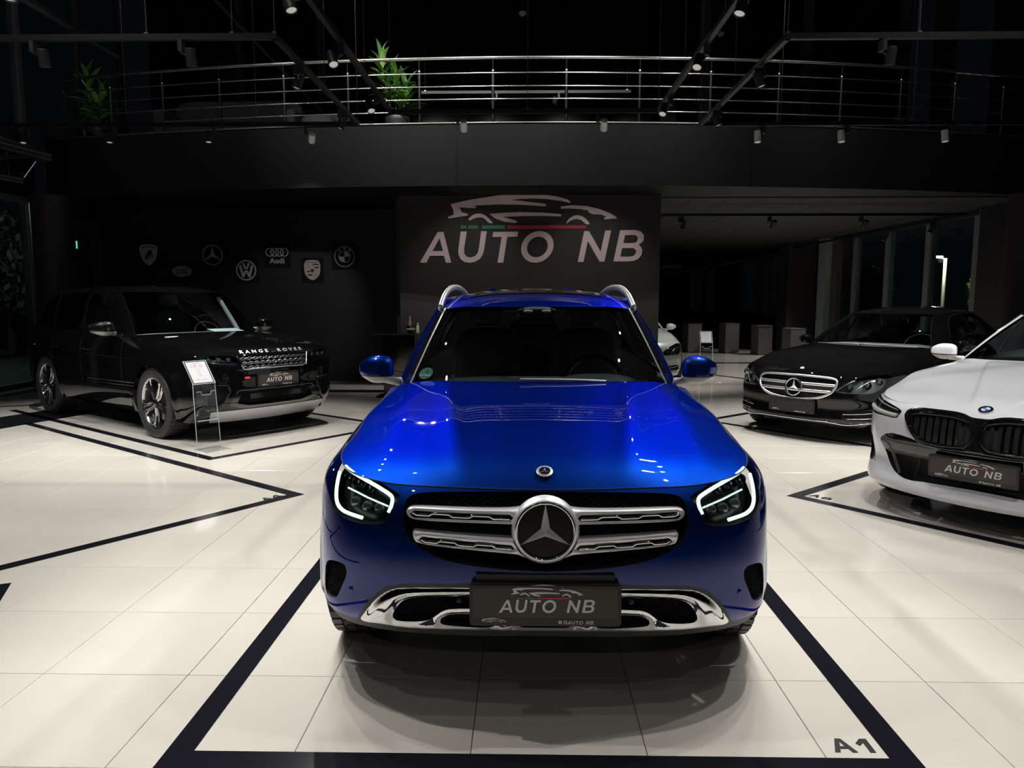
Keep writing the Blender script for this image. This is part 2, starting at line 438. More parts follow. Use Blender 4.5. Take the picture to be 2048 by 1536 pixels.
def wheel(parent, c, r, wd, side, style='five', rim_r=None, rim_m=None):
    """wheel with its axle along x at c; side = +1 when the visible face points to +x"""
    e = empty('wheel', c, parent=parent)
    rr = rim_r or r*.68; h = wd/2
    pr = [(rr, -h*.86), (rr+.02, -h), (r-.035, -h*1.0), (r-.012, -h*.9), (r, -h*.7), (r, h*.7), (r-.012, h*.9), (r-.035, h), (rr+.02, h), (rr, h*.86), (rr, -h*.86)]
    obj('tyre', lathe(pr, 56, 'x'), M_rubber(), e)
    tr = []
    for x in (-.62, -.22, .22, .62):
        pass
    blocks = []
    for k in range(44):
        a = 2*math.pi*k/44
        for x in (-.66, -.22, .22, .66):
            s = box((x*h, 0, r), (h*.36, r*.11, .012)); a2 = a + (x*.06)
            ca, sa = math.cos(a2), math.sin(a2); V = s.V@np.array([[1, 0, 0], [0, ca, sa], [0, -sa, ca]]); blocks.append(Surf(V, s.F))
    obj('tread', join(blocks), M_rubber(), e, smooth=False)
    rm = rim_m or M_silver(); f = side
    obj('rim', lathe([(rr+.012, f*h*.84), (rr-.012, f*h*.86), (rr-.022, f*h*.6), (rr-.03, -f*h*.8)] if f > 0 else [(rr-.03, h*.8), (rr-.022, -h*.6), (rr-.012, -h*.86), (rr+.012, -h*.84)], 56, 'x'), rm, e)
    obj('brake_disc', lathe([(.001, f*h*.05), (rr*.72, f*h*.05), (rr*.72, -f*h*.1), (.001, -f*h*.1)] if f < 0 else [(.001, -h*.1), (rr*.72, -h*.1), (rr*.72, h*.05), (.001, h*.05)], 40, 'x'), mat('brake_steel', (.10, .10, .105), .35, 1), e)
    obj('hub', lathe([(.045, f*h*.45), (.045, f*h*.80), (.038, f*h*.86), (.001, f*h*.87)] if f < 0 else [(.001, h*.87), (.038, h*.86), (.045, h*.80), (.045, h*.45)], 20, 'x'), M_gloss(), e)
    def spoke(pts, w0, w1, depth=.03, mm=rm):
        P = np.asarray(pts, float); n = len(P)                 # (y, z) polyline in the wheel plane
        T = np.gradient(P, axis=0); T /= np.linalg.norm(T, axis=1, keepdims=True); Nn = np.stack([-T[:, 1], T[:, 0]], 1)
        wv = np.linspace(w0, w1, n)[:, None]/2; A, B = P + Nn*wv, P - Nn*wv
        rad = np.linalg.norm(P, axis=1); x0 = f*(h*.80 - .02*np.sin(np.clip(rad/rr, 0, 1)*math.pi))
        V = []; F = []
        for k in range(n):
            V += [(x0[k], *A[k]), (x0[k] + f*.006, *P[k]), (x0[k], *B[k]), (x0[k] - f*depth, *(P[k] + Nn[k]*wv[k]*.7)), (x0[k] - f*depth, *(P[k] - Nn[k]*wv[k]*.7))]
        for k in range(n-1):
            a = 5*k; b = a + 5
            for i, j in ((0, 1), (1, 2), (2, 4), (3, 0), (4, 3)): F += [[a+i, a+j, b+j], [a+i, b+j, b+i]]
        return flat(Surf(V, F))
    rot = lambda p, a: [(q[0]*math.cos(a) - q[1]*math.sin(a), q[0]*math.sin(a) + q[1]*math.cos(a)) for q in p]
    if style == 'split':
        for k in range(5):
            a = 2*math.pi*k/5
            S = []
            for sg in (-1, 1):
                S.append(spoke(rot([(sg*.012, .05), (sg*.035, rr*.40), (sg*.088, rr*.66), (sg*.092, rr*.80), (sg*.065, rr*.99)], a), .022, .020))
            obj('spoke', join(S), rm, e, smooth=False)
        for k in range(5):
            a = 2*math.pi*(k+.5)/5
            obj('spoke', join([spoke(rot([(sg*.01, .055), (sg*.016, rr*.5), (sg*.03, rr*.99)], a), .014, .014) for sg in (-1, 1)]), rm, e, smooth=False)
    else:
        for k in range(5):
            a = 2*math.pi*k/5; obj('spoke', spoke(rot([(0, .04), (0, rr*.5), (0, rr*.99)], a), .06, .09), rm, e, smooth=False)
    return e
# ------------------------------------------------------------------ the showroom's own lettering and car silhouette, in units of its drawing
def _c6(L): return [(830 + .1123*u, 380 + .1123*v) for u, v in L]
def _c7(L): return [(1050 + .12207*u, 380 + .12207*v) for u, v in L]
def _ell(cx, cy, rx, ry, sh, n=36): 
    return [(cx + rx*math.cos(t) - sh*ry*math.sin(t), cy + ry*math.sin(t)) for t in np.linspace(0, 2*math.pi, n, endpoint=False)]
def logo_shapes():
    sm = lambda L, k=1: [tuple(p) for p in chaikin(L, k)]
    A = [_c6([(95, 1310), (420, 772), (520, 772), (657, 1310), (562, 1310), (525, 1190), (275, 1190), (210, 1310)]), _c6([(325, 1105), (510, 1105), (450, 880)])]
    U = [_c6([(828, 765), (785, 1070), (783, 1160), (820, 1245), (890, 1298), (985, 1312), (1080, 1295), (1170, 1240), (1225, 1150), (1245, 1060), (1290, 760),
              (1192, 760), (1150, 1050), (1130, 1140), (1080, 1195), (1000, 1220), (930, 1205), (890, 1150), (883, 1080), (935, 765)])]
    T = [_c6([(1405, 775), (1843, 768), (1835, 855), (1655, 860), (1580, 1310), (1480, 1310), (1555, 862), (1390, 862)])]
    O = [_ell(1075.5, 496.2, 32, 31, .14), _ell(1075.6, 496.3, 20.4, 20.3, .14)]
    N = [_c7([(868, 1195), (968, 700), (1045, 700), (1240, 1030), (1310, 690), (1405, 690), (1303, 1190), (1225, 1190), (1028, 860), (962, 1195)])]
    B = [_c7([(1450, 1187), (1550, 687), (1800, 683), (1890, 710), (1938, 770), (1935, 840), (1900, 890), (1855, 920), (1895, 955), (1915, 1010), (1905, 1080), (1860, 1140), (1790, 1175), (1700, 1187)]),
         _c7([(1607, 893), (1750, 893), (1810, 885), (1838, 840), (1835, 790), (1790, 762), (1630, 768)]), _c7([(1560, 1110), (1720, 1110), (1780, 1095), (1815, 1050), (1815, 1005), (1770, 972), (1588, 972)])]
    s1 = _c6([(652, 290), (1000, 215), (1500, 140), (1900, 115)]) + _c7([(100, 104), (300, 115), (520, 150), (700, 200), (747, 240), (725, 248), (600, 218), (350, 187), (150, 178), (0, 182)]) \
        + _c6([(1850, 203), (1715, 222), (1900, 235)]) + _c7([(0, 228), (320, 262), (354, 285), (340, 303), (0, 280)]) \
        + _c6([(1850, 300), (1500, 295), (1050, 315), (1105, 335), (1085, 360), (810, 345), (850, 430), (960, 460), (960, 482), (900, 495), (615, 538), (605, 510), (710, 470), (700, 390)])
    s2 = sm(_c6([(960, 555), (1010, 500), (1080, 460), (1160, 450), (1240, 470), (1320, 530), (1385, 600), (1402, 620), (1325, 620), (1260, 545), (1200, 520), (1130, 520), (1060, 540), (980, 580)]))
    s3 = _c6([(1345, 460), (1600, 440), (1900, 430)]) + _c7([(0, 398), (300, 405), (595, 430), (595, 465), (300, 455), (0, 458)]) + _c6([(1900, 500), (1570, 510), (1805, 575), (1830, 608), (1780, 615), (1600, 595), (1480, 555), (1400, 510)])
    s4 = _c7([(582, 318), (600, 305), (780, 288), (1000, 300), (1200, 345), (1400, 425), (1490, 480), (1490, 498), (1295, 515), (1292, 485), (1330, 470), (1230, 435), (1100, 430), (1040, 400), (1030, 378), (1070, 378), (900, 350), (700, 338), (600, 342)])
    s5 = sm(_c7([(672, 570), (720, 500), (790, 455), (860, 445), (930, 460), (1000, 510), (1060, 580), (1045, 592), (990, 590), (930, 530), (860, 505), (790, 512), (730, 540), (688, 576)]))
    r = lambda x0, x1: [(x0, 453.8), (x1, 453.8), (x1, 460.8), (x0, 460.8)]
    return dict(letters=[A, U, T, O, N, B], car=[[s1], [s2], [s3], [s4], [s5]], green=[r(922.6, 934.4), r(937.8, 957.5), r(965.3, 1010.8)], red=[r(1015.9, 1172)])
LOGO = logo_shapes()
def logo_loops(key, sc, c=(1065., 490.)):
    out = []
    for g in LOGO[key]:
        for L in (g if isinstance(g[0], list) else [g]): out.append([((x - c[0])*sc, -(y - c[1])*sc) for x, y in L])
    return out
def logo_on(parent, loc, sc, depth, mw, mg, mr, car=True, names=('lettering', 'car_outline'), rot=UP):
    """the whole drawing standing upright, facing -y"""
    obj(names[0], curve_mesh('lettering', logo_loops('letters', sc), depth, mw), None, parent, loc=loc, rot=rot)
    if car:
        obj(names[1], curve_mesh('car_outline', logo_loops('car', sc), depth, mw), None, parent, loc=loc, rot=rot)
        obj('green_bar', curve_mesh('green_bar', logo_loops('green', sc), depth, mg), None, parent, loc=loc, rot=rot)
        obj('red_bar', curve_mesh('red_bar', logo_loops('red', sc), depth, mr), None, parent, loc=loc, rot=rot)
def number_plate(parent, c, w, tilt=0, blank=False):
    """dealer plate in its frame, facing -y, centre c"""
    e = empty('number_plate', c, parent=parent); e.rotation_euler = (tilt, 0, 0)
    k = w/.53; h = .150*k
    rr = lambda a, b, r, cz=0: [tuple(p) for p in np.concatenate([[(sx*(a-r) + r*math.cos(t), cz + sz*(b-r) + r*math.sin(t)) for t in np.linspace(t0, t0+math.pi/2, 5)]
          for sx, sz, t0 in ((1, 1, 0), (-1, 1, math.pi/2), (-1, -1, math.pi), (1, -1, 1.5*math.pi))])]
    fm = mat('plate_frame', (.016, .017, .019), .38); pm = mat('plate_brown', (.055, .045, .040), .5)
    mw = mat('plate_white', (.72, .72, .74), .45); mg = mat('plate_green', (.06, .22, .08), .5); mr = mat('plate_red', (.50, .05, .04), .5)
    obj('frame', flat(hull_prism(rr(w/2, h/2, .014*k), -.010, .012)), fm, e)
    obj('plate', flat(hull_prism(rr(w/2-.012*k, .054*k, .006*k, .009*k), -.0125, -.009)), mat('plate_blank', (.022, .022, .023), .5) if blank else pm, e)
    obj('frame_lip', flat(hull_prism(rr(w/2-.006*k, .0035*k, .003*k, .068*k), -.016, -.009)), fm, e)
    if not blank:
        logo_on(e, (.006*k, -.0135, .002*k), .00075*k, .0015, mw, mg, mr)
    else:
        for sx in (-1, 1): obj('slot', flat(hull_prism(rr(.022*k, .012*k, .003*k), -.0145, -.012)).move((sx*.185*k, 0, .01*k)), fm, e)
    logo_on(e, (.123*k, -.0115, -.0600*k), .000205*k, .001, mw, mg, mr, car=False, names=('dealer_name', ''))
    obj('small_car_outline', curve_mesh('small_car_outline', logo_loops('car', .00026*k, (1065, 435)), .001, mw), None, e, loc=(-.18*k, -.0115, -.0575*k), rot=UP)
    obj('small_green_bar', curve_mesh('small_green_bar', logo_loops('green', .00026*k, (1065, 435)), .001, mg), None, e, loc=(-.18*k, -.0115, -.0575*k), rot=UP)
    obj('small_red_bar', curve_mesh('small_red_bar', logo_loops('red', .00026*k, (1065, 435)), .001, mr), None, e, loc=(-.18*k, -.0115, -.0575*k), rot=UP)
    ring = lambda r: [(r*math.cos(t), r*math.sin(t)) for t in np.linspace(0, 2*math.pi, 20, endpoint=False)]
    fb = [ring(.0062*k), [(-.0012*k, -.005*k), (.0010*k, -.005*k), (.0010*k, 0), (.0028*k, 0), (.0028*k, .0016*k), (.0010*k, .0016*k), (.0012*k, .003*k), (.0028*k, .003*k), (.0028*k, .0046*k), (-.0006*k, .0044*k), (-.0012*k, .0016*k), (-.0025*k, .0016*k), (-.0025*k, 0), (-.0012*k, 0)]]
    obj('social_icon', curve_mesh('social_icon', fb, .001, mw), None, e, loc=(.052*k, -.0115, -.0600*k), rot=UP)
    ig = [rr(.0062*k, .0062*k, .0022*k), rr(.0050*k, .0050*k, .0016*k), ring(.0034*k), ring(.0022*k)]
    obj('social_icon', curve_mesh('social_icon', ig, .001, mw), None, e, loc=(.070*k, -.0115, -.0600*k), rot=UP)
    return e
# ------------------------------------------------------------------ the showroom
XW, YB, ZC, ZTOP = 8.5, 13.7, 3.2, 9.5
def struct(name, s, m, smooth=False, parent=None, kind='structure'):
    o = obj(name, s, m, parent, smooth=smooth)
    if parent is None: o['kind'] = kind
    return o
tile_m = mat('cream_tile', (.71, .68, .625), .11, spec=.5, noise=(1.3, .035), coat=.35, coatr=.02)
grout_m = mat('grout', (.17, .16, .145), .8)
line_m = mat('black_granite', (.010, .010, .016), .16)
wall_m = mat('black_wall', (.013, .012, .014), .55)
matte_m = mat('matte_black_panel', (.016, .0145, .0155), .6)
frame_m = mat('window_frame_grey', (.15, .155, .165), .5)
ceil_m = mat('dark_ceiling', (.022, .022, .024), .8)
pane_m = glass('window_pane', (.86, .97, .95))
# sparkle of the black stone
nt = line_m.node_tree; b_ = nt.nodes['Principled BSDF']; tc_ = nt.nodes.new('ShaderNodeTexCoord'); vo = nt.nodes.new('ShaderNodeTexVoronoi'); vo.inputs['Scale'].default_value = 55
rp = nt.nodes.new('ShaderNodeValToRGB'); rp.color_ramp.elements[0].position = .0; rp.color_ramp.elements[0].color = (.75, .78, .85, 1); rp.color_ramp.elements[1].position = .055; rp.color_ramp.elements[1].color = (.010, .010, .016, 1)
nt.links.new(tc_.outputs['Object'], vo.inputs['Vector']); nt.links.new(vo.outputs['Distance'], rp.inputs[0])
mx_ = nt.nodes.new('ShaderNodeMix'); mx_.data_type = 'RGBA'; n3 = nt.nodes.new('ShaderNodeTexNoise'); n3.inputs['Scale'].default_value = 4.0; n3.inputs['Detail'].default_value = 3
r3 = nt.nodes.new('ShaderNodeValToRGB'); r3.color_ramp.elements[0].position = .52; r3.color_ramp.elements[1].position = .62
nt.links.new(tc_.outputs['Object'], n3.inputs['Vector']); nt.links.new(n3.outputs['Fac'], r3.inputs[0]); nt.links.new(r3.outputs[0], mx_.inputs[0])
mx_.inputs[6].default_value = (.010, .010, .016, 1); nt.links.new(rp.outputs[0], mx_.inputs[7]); nt.links.new(mx_.outputs[2], b_.inputs['Base Color'])
# floor: slab with grout colour, tiles on it
floor = struct('floor', box((0, 16, -.06), (2*XW + .4, 52, .10)), grout_m)
TX, TY, TS = -.1837, 2.819, .6
def tile_surf(s=.5972, h=.011, b=.0015):
    a, c = s/2, s/2 - b
    ring = lambda r, z: [(-r, -r, z), (r, -r, z), (r, r, z), (-r, r, z)]
    V = ring(c, 0) + ring(a, -b) + ring(a, -h); F = [[0, 1, 2], [0, 2, 3]]
    for k in (0, 4):
        for i in range(4):
            j = (i+1) % 4; F += [[k+i, k+4+i, k+4+j], [k+i, k+4+j, k+j]]
    return flat(Surf(V, F))
ts = tile_surf(); tme = bpy.data.meshes.new('tile'); tme.from_pydata(ts.V.tolist(), [], ts.F.tolist()); tme.materials.append(tile_m)
cand = []
for i in range(-14, 15):
    for j in range(-20, 62):
        x, y = TX + (i+.5)*TS, TY + (j+.5)*TS
        if abs(x) > XW - .2: continue
        vis = y > 1.9 and abs(x + .0183*y)/y < .74 and y < 16 and not (abs(x - .07) < .75 and 3.1 < y < 12)
        cand.append((-1/(y*y*y) if vis else 0, x, y))
cand.sort(); rest_t = []
for k, (a, x, y) in enumerate(cand):
    if k < 300 and a < 0:
        o = bpy.data.objects.new('tile', tme); COL.objects.link(o); o.parent = floor; o.location = (x, y, 0)
    else: rest_t.append(ts.move((x, y, 0)))
obj('far_tiles', join(rest_t), tile_m, floor, smooth=False, kind='stuff')
# parking bay outlines, laid flush as thin black stone
def slab(poly, z=.0016):
    P = np.asarray(poly, float); n = len(P); T = earclip(P)
    if sum(P[i][0]*P[(i+1) % n][1] - P[(i+1) % n][0]*P[i][1] for i in range(n)) < 0: P = P[::-1]; T = earclip(P)
    V = np.concatenate([np.c_[P, np.full(n, z)], np.c_[P, np.full(n, .0002)]]); F = [list(t) for t in T]
    for i in range(n): j = (i+1) % n; F += [[i, i+n, j+n], [i, j+n, j]]
    return flat(Surf(V, F))
_o8 = [(.5 + .5*math.cos(t)*(1 if math.sin(t) < 0 else .9), .5 + .5*math.sin(t)) for t in np.linspace(0, 2*math.pi, 28, endpoint=False)]
GLYPH = {'A': (1.0, [(0, 0), (.37, 1), (.63, 1), (1, 0), (.76, 0), (.67, .26), (.33, .26), (.24, 0)], [(.395, .44), (.605, .44), (.5, .76)]),
         '1': (.62, [(0, .66), (.30, 1), (.60, 1), (.60, 0), (.35, 0), (.35, .70), (.12, .48)]),
         '4': (.95, [(.53, 0), (.53, .22), (0, .22), (0, .42), (.46, 1), (.77, 1), (.77, .42), (.95, .42), (.95, .22), (.77, .22), (.77, 0)], [(.24, .42), (.53, .42), (.53, .77)]),
         '8': (1.0, _o8, [(.5 + .2*math.cos(t), .29 + .13*math.sin(t)) for t in np.linspace(0, 2*math.pi, 16, endpoint=False)], [(.5 + .18*math.cos(t), .73 + .12*math.sin(t)) for t in np.linspace(0, 2*math.pi, 16, endpoint=False)])}
def bay(corner, a0, a1, L0, L1, label, txt=None, tpos=None, trot=0, tsize=.1, w=.095, closed=None):
    """two arms of a bay outline leaving a corner along the angles a0 and a1 (outer edges), stone width w towards the inside"""
    e = empty('bay_outline', (corner[0], corner[1], 0), 0, label, 'floor marking', 'parking bay outlines')
    d0 = np.array([math.cos(a0), math.sin(a0)]); d1 = np.array([math.cos(a1), math.sin(a1)]); O = np.zeros(2); I = (d0 + d1)*w
    obj('stone_strip', slab([O, d0*L0, d0*L0 + d1*w, I]), line_m, e, smooth=False)
    obj('stone_strip', slab([O, I, d1*L1 + d0*w, d1*L1]), line_m, e, smooth=False)
    if closed:
        A = d0*L0; obj('stone_strip', slab([A - d0*w + d1*w, A + d1*w, A + d1*closed, A - d0*w + d1*closed]), line_m, e, smooth=False)
    if txt:
        x0 = 0; G = []
        for ch in txt:
            for L in GLYPH[ch][1:]: G.append([((x0 + u)*.079, v*.079) for u, v in L])
            x0 += GLYPH[ch][0] + .16
        wd = (x0 - .16)*.079; G = [[(u - wd/2, v - .0395) for u, v in L] for L in G]
        obj('bay_number', curve_mesh('bay_number', G, .0012, mat('marking_black', (.008, .008, .010), .4)), None, e, loc=(tpos[0] - corner[0], tpos[1] - corner[1], .0010), rot=(0, 0, trot))
    return e
R_ = math.radians
bay((-1.224, 2.220), 0, R_(90), 2.545, 7.2, 'black outline of bay A1 around the blue SUV', 'A1', (1.128, 2.386), 0, .108, closed=7.2)
bay((-1.747, 5.616), R_(143.3), R_(-126.7), 5.55, 2.55, 'black outline of empty bay A4 left of the blue SUV', 'A4', (-1.975, 5.515), R_(53.3), .13, closed=None)
bay((-3.033, 6.833), R_(143.3), R_(53.3), 5.2, 2.47, 'black outline of the bay under the black SUV')
bay((2.054, 5.643), R_(40), R_(-50), 5.6, 2.55, 'black outline of bay A8 under the white sedan', 'A8', (2.31, 5.605), R_(-50), .13)
bay((2.235, 9.275), R_(40), R_(-50.5), 5.6, 2.55, 'black outline of the bay under the black sedan')
bay((-2.795, 3.776), R_(205), R_(295), 3.0, 2.0, 'black corner of a bay outline at the far left edge', w=.10)
bay((-1.72, 8.936), R_(143.3), R_(233.3), 4.6, .096, 'black bay line behind the front of the black SUV')
band = obj('floor_band', slab([(-6.36, 8.16), (-6.176, 8.803), (-5.85, 9.85), (-6.62, 10.15), (-6.896, 9.352), (-7.3, 8.3)]), line_m, smooth=False); tag(band, 'broad black stone band on the floor by the rear wheel of the black SUV', 'floor band')
ob = obj('floor_band', slab([(-8.3, 9.85), (-6.9, 10.6), (-6.95, 10.68), (-8.3, 9.96)]), line_m, smooth=False); tag(ob, 'thin black stone strip on the floor before the left window', 'floor band')
ob = obj('floor_band', slab([(-5.2, 12.02), (-2.1, 12.02), (-2.1, 12.36), (-5.2, 12.36)]), line_m, smooth=False); tag(ob, 'black stone strip along the foot of the emblem wall', 'floor band')
ob = obj('floor_band', slab([(2.4, 17.75), (8.2, 17.75), (8.2, 18.05), (2.4, 18.05)]), line_m, smooth=False); tag(ob, 'distant black stone strip on the floor behind the black sedan', 'floor band')
ob = obj('floor_band', slab([(3.2, 15.9), (5.4, 12.4), (5.55, 12.4), (3.35, 15.9)]), line_m, smooth=False); tag(ob, 'slanting black stone strip on the floor beside the silver sedan', 'floor band')
# walls
struct('wall_back', box(((-7.9 - 2.05)/2, YB + .06, ZC/2), (5.85, .12, ZC)), wall_m)
struct('wall_back_side', box((-2.1, 13.0, ZC/2), (.10, 1.5, ZC)), wall_m)
struct('wall_far', box((0, 40.0, ZC/2), (2*XW, .2, ZC)), mat('far_wall', (.010, .011, .013), .7))
struct('wall_front', box((0, -8.05, ZTOP/2), (2*XW, .1, ZTOP)), wall_m)
struct('ceiling', box((0, 16, ZTOP + .05), (2*XW + .4, 52, .1)), mat('black_roof', (.006, .006, .008), .9))
# door leaf beside the emblem wall
dr = struct('door_1', box((-8.2, YB + .05, 1.5), (.56, .10, 3.0)), mat('door_grey', (.060, .064, .064), .5))
obj('door_glass', box((-8.26, YB - .005, 1.45), (.30, .012, 2.7)), mat('door_green_glass', (.02, .045, .035), .15), dr, smooth=False)
# glazed side walls: mullions, transoms and panes
def glazed(n, x, ys, z0, z1, sill=False, face=1, trans=(), wid=.10):
    w_ = empty('window_%d' % n, (x, 0, 0), 0, kind='structure')
    for y in ys: obj('mullion', box((0, y, (z0+z1)/2), (.14, wid, z1 - z0)), frame_m, w_, smooth=False)
    for y0, y1 in zip(ys[:-1], ys[1:]):
        obj('pane', box((face*.02, (y0+y1)/2, (z0+z1)/2), (.012, y1 - y0 - wid, z1 - z0)), pane_m, w_, smooth=False)
    for z in (z0, z1) + tuple(trans): obj('transom', box((0, (ys[0]+ys[-1])/2, z), (.13, ys[-1] - ys[0], .09)), frame_m, w_, smooth=False)
    return w_
glazed(1, -XW, [-2.0, .9, 3.8, 6.7, 9.6, 12.52], .10, 3.2, trans=())
glazed(2, -XW, [7.9, 9.45, 11.0, 12.55, 14.24, 15.84], 4.1, 8.9, trans=(6.6,))
glazed(3, XW, [14.03, 15.70, 17.43, 19.13, 20.3], .45, 3.2, face=-1, wid=.20)
glazed(4, XW, [23.5, 25.3, 26.95, 29.3], 1.0, 3.0, face=-1, wid=.2)
glazed(5, XW, [32.9, 35.1, 37.8], 1.0, 3.0, face=-1, wid=.3)
struct('wall_left', join([box((-XW, 5.2, 3.65), (.16, 15, .8)), box((-XW, 13.1, 1.6), (.16, 1.2, 3.2)), box((-XW, -5, ZTOP/2), (.16, 6, ZTOP)), box((-XW, 2.7, 6.6), (.16, 9.5, 5.2)), box((-XW, 26, 2.0), (.16, 24, 4.0))]), wall_m)
struct('wall_right', join([box((XW, 2.95, ZTOP/2), (.16, 22, ZTOP)), box((XW, 27, .22), (.16, 26, .45)), box((XW, 31.7, .75), (.14, 16.4, .55)), box((XW, 21.95, 1.6), (.16, 3.0, 3.2)), box((XW, 31.1, 1.9), (.16, 3.5, 2.2)), box((XW, 27, 3.6), (.16, 26, 1.0)), box((XW, 38.9, 1.9), (.16, 2.1, 2.2))]), wall_m)
fr_ = struct('trim_1', box((8.35, 20.62, 1.6), (.30, .50, 3.2)), mat('pale_frame', (.24, .29, .29), .6))
fr2 = struct('trim_2', box((8.40, 20.1, 1.6), (.12, .40, 3.2)), mat('brown_frame', (.07, .055, .055), .6))
struct('column_far', box((7.98, 21.9, 1.6), (.80, .9, 3.2)), mat('brown_column', (.022, .018, .017), .7))
for nm, x, y in (('column_left', -7.72, 12.0), ('column_right', 7.98, 11.95)):
    struct(nm, lathe([(.31, 0), (.31, 3.2)], 40, 'z', (x, y, 0)), mat('dark_column', (.020, .016, .018), .5), smooth=True)
# sign wall
sw = struct('sign_wall', box((.06, 12.1, ZC/2), (4.22, .2, ZC)), matte_m)
# balcony: curved slab, ceiling panels below it
RB = 28.8; arc = lambda x, d=0: 10.97 + RB - math.sqrt(RB*RB - x*x) + d
xs_ = np.linspace(-7.55, 8.42, 60); fy = np.array([arc(x) for x in xs_])
top_ = np.stack([np.stack([xs_, fy, np.full(60, 4.09)], 1), np.stack([xs_, np.full(60, 17.0), np.full(60, 4.09)], 1)])
fas = np.stack([np.stack([xs_, fy, np.full(60, 3.2)], 1), np.stack([xs_, fy, np.full(60, 4.09)], 1)])
und = np.stack([np.stack([xs_, fy, np.full(60, 3.2)], 1), np.stack([xs_, np.full(60, 17.0), np.full(60, 3.2)], 1)])
fas_s = Surf.grid(fas, flip=True); 
struct('balcony', join([flat(Surf.grid(top_, flip=True)), fas_s, flat(Surf.grid(und)), box((-7.56, 14.4, 3.645), (.02, 5.4, .89))]), mat('balcony_charcoal', (.0030, .0030, .0036), .6, spec=.25), smooth=True)
edge = struct('trim_3', tube(np.stack([xs_, fy - .004, np.full(60, 4.092)], 1), .012, 6), mat('edge_steel', (.35, .35, .36), .35, 1), smooth=True)
cl = struct('ceiling_panels', box((3.2, 26, 3.235), (10.4, 20, .03)), mat('ceiling_gap', (.004, .004, .005), .9))
pm_ = box((0, 0, 0), (.588, .588, .016)); pme = bpy.data.meshes.new('ceiling_panel'); pme.from_pydata(pm_.V.tolist(), [], pm_.F.tolist()); pme.materials.append(ceil_m)
far = []
for i in range(17):
    for j in range(36):
        x, y = -1.75 + .6*i, 12.55 + .6*j
        if abs(x) > 8.1 or y < arc(x) + .35: continue
        if y < 18.6 and x > 2.2:
            o = bpy.data.objects.new('ceiling_panel', pme); COL.objects.link(o); o.parent = cl; o.location = (x, y, 3.19)
        else: far.append(pm_.move((x, y, 3.19)))
obj('far_ceiling_panels', join(far), ceil_m, cl, smooth=False, kind='stuff')
# upper back wall: dark glazing with grey frames
ub = struct('wall_upper_back', box((0, 17.1, 6.8), (2*XW, .1, 5.4)), mat('night_glass_wall', (.004, .005, .008), .12))
for x in (3.95, 6.2, 8.3, -4.6, -6.4): obj('mullion', box((x, 16.98, 6.8), (.22 if x > 3.9 else .12, .12, 5.4)), frame_m, ub, smooth=False)
obj('transom', box((6.2, 16.98, 8.35), (4.6, .10, .34)), frame_m, ub, smooth=False)
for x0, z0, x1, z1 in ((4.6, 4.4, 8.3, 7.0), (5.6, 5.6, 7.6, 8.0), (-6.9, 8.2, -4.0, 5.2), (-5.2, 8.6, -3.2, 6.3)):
    obj('brace_reflection', tube([(x0, 16.9, z0), (x1, 16.9, z1)], .07, 8), mat('brace_reflection_grey', (.045, .047, .052), .6), ub)  # grey tubes stand for the roof bracing's reflection in the glass
struct('column_upper', box((9.0 - .75, 15.2, 6.8), (.30, .30, 5.4)), mat('brown_post', (.075, .050, .032), .6))
struct('column_upper_middle', box((3.05, 16.4, 6.8), (.34, .30, 5.4)), mat('brown_post_dark', (.022, .016, .013), .6))
# outside: ground, lawn
struct('outside_ground', box((0, 20, -.2), (140, 140, .1)), mat('asphalt', (.05, .055, .055), .8))
gl_ = obj('lawn', box((-17.5, 15, -.1), (5, 40, .12)), mat('lawn_green', (.03, .06, .02), .9, noise=(3, .4)), smooth=False, kind='stuff'); tag(gl_, 'dim green lawn strip outside the left window', 'lawn')
# ------------------------------------------------------------------ lighting tracks and spotlights
ZT = 3.8
trk_m = mat('track_black', (.007, .007, .0075), .4)
def track(label, pts, wires, z=ZT, closed=False, ztop=ZTOP):
    e = empty('light_track', (pts[0][0], pts[0][1], z), 0, label, 'light track', 'hanging light tracks'); o = np.array([pts[0][0], pts[0][1]])
    L = list(zip(pts[:-1], pts[1:])) + ([(pts[-1], pts[0])] if closed else [])
    for a, b in L:
        a, b = np.array(a) - o, np.array(b) - o; m = (a+b)/2; l = np.linalg.norm(b-a)
        obj('rail', box((m[0], m[1], 0), (l + .04, .045, .05), math.atan2(b[1]-a[1], b[0]-a[0])), trk_m, e, smooth=False)
    for p in wires:
        obj('wire', tube([(p[0]-o[0], p[1]-o[1], .02), (p[0]-o[0], p[1]-o[1], ztop - z)], .0035, 5), mat('wire_grey', (.09, .09, .095), .5), e)
        obj('wire_clip', box((p[0]-o[0], p[1]-o[1], .03), (.03, .03, .02)), mat('clip_steel', (.6, .6, .6), .3, 1), e, smooth=False)
    return e
track('long central light track over the blue SUV', [(-1.64, -2.6), (1.60, -2.6), (1.60, 9.16), (-1.64, 9.16)], [(-1.64, 6.2), (-1.64, 9.16), (1.6, 9.16), (1.6, 6.2), (-1.64, 2), (1.6, 2), (.02, 9.16), (-1.64, 7.7), (1.6, 7.7)], closed=True)
track('left rectangular light track over the black SUV', [(-7.4, 6.60), (-2.18, 6.60), (-2.18, 9.76), (-7.4, 9.76)], [(-2.18, 6.6), (-2.18, 9.76), (-3.3, 6.6), (-2.55, 6.6), (-3.5, 9.76), (-5.2, 9.76), (-2.18, 8.2)], closed=True)
track('right rectangular light track over the sedans', [(7.4, 6.68), (2.27, 6.68), (2.27, 9.86), (7.4, 9.86)], [(2.27, 6.68), (2.27, 9.86), (3.4, 6.68), (3.3, 9.86), (5.0, 9.86), (2.27, 8.3)], closed=True)
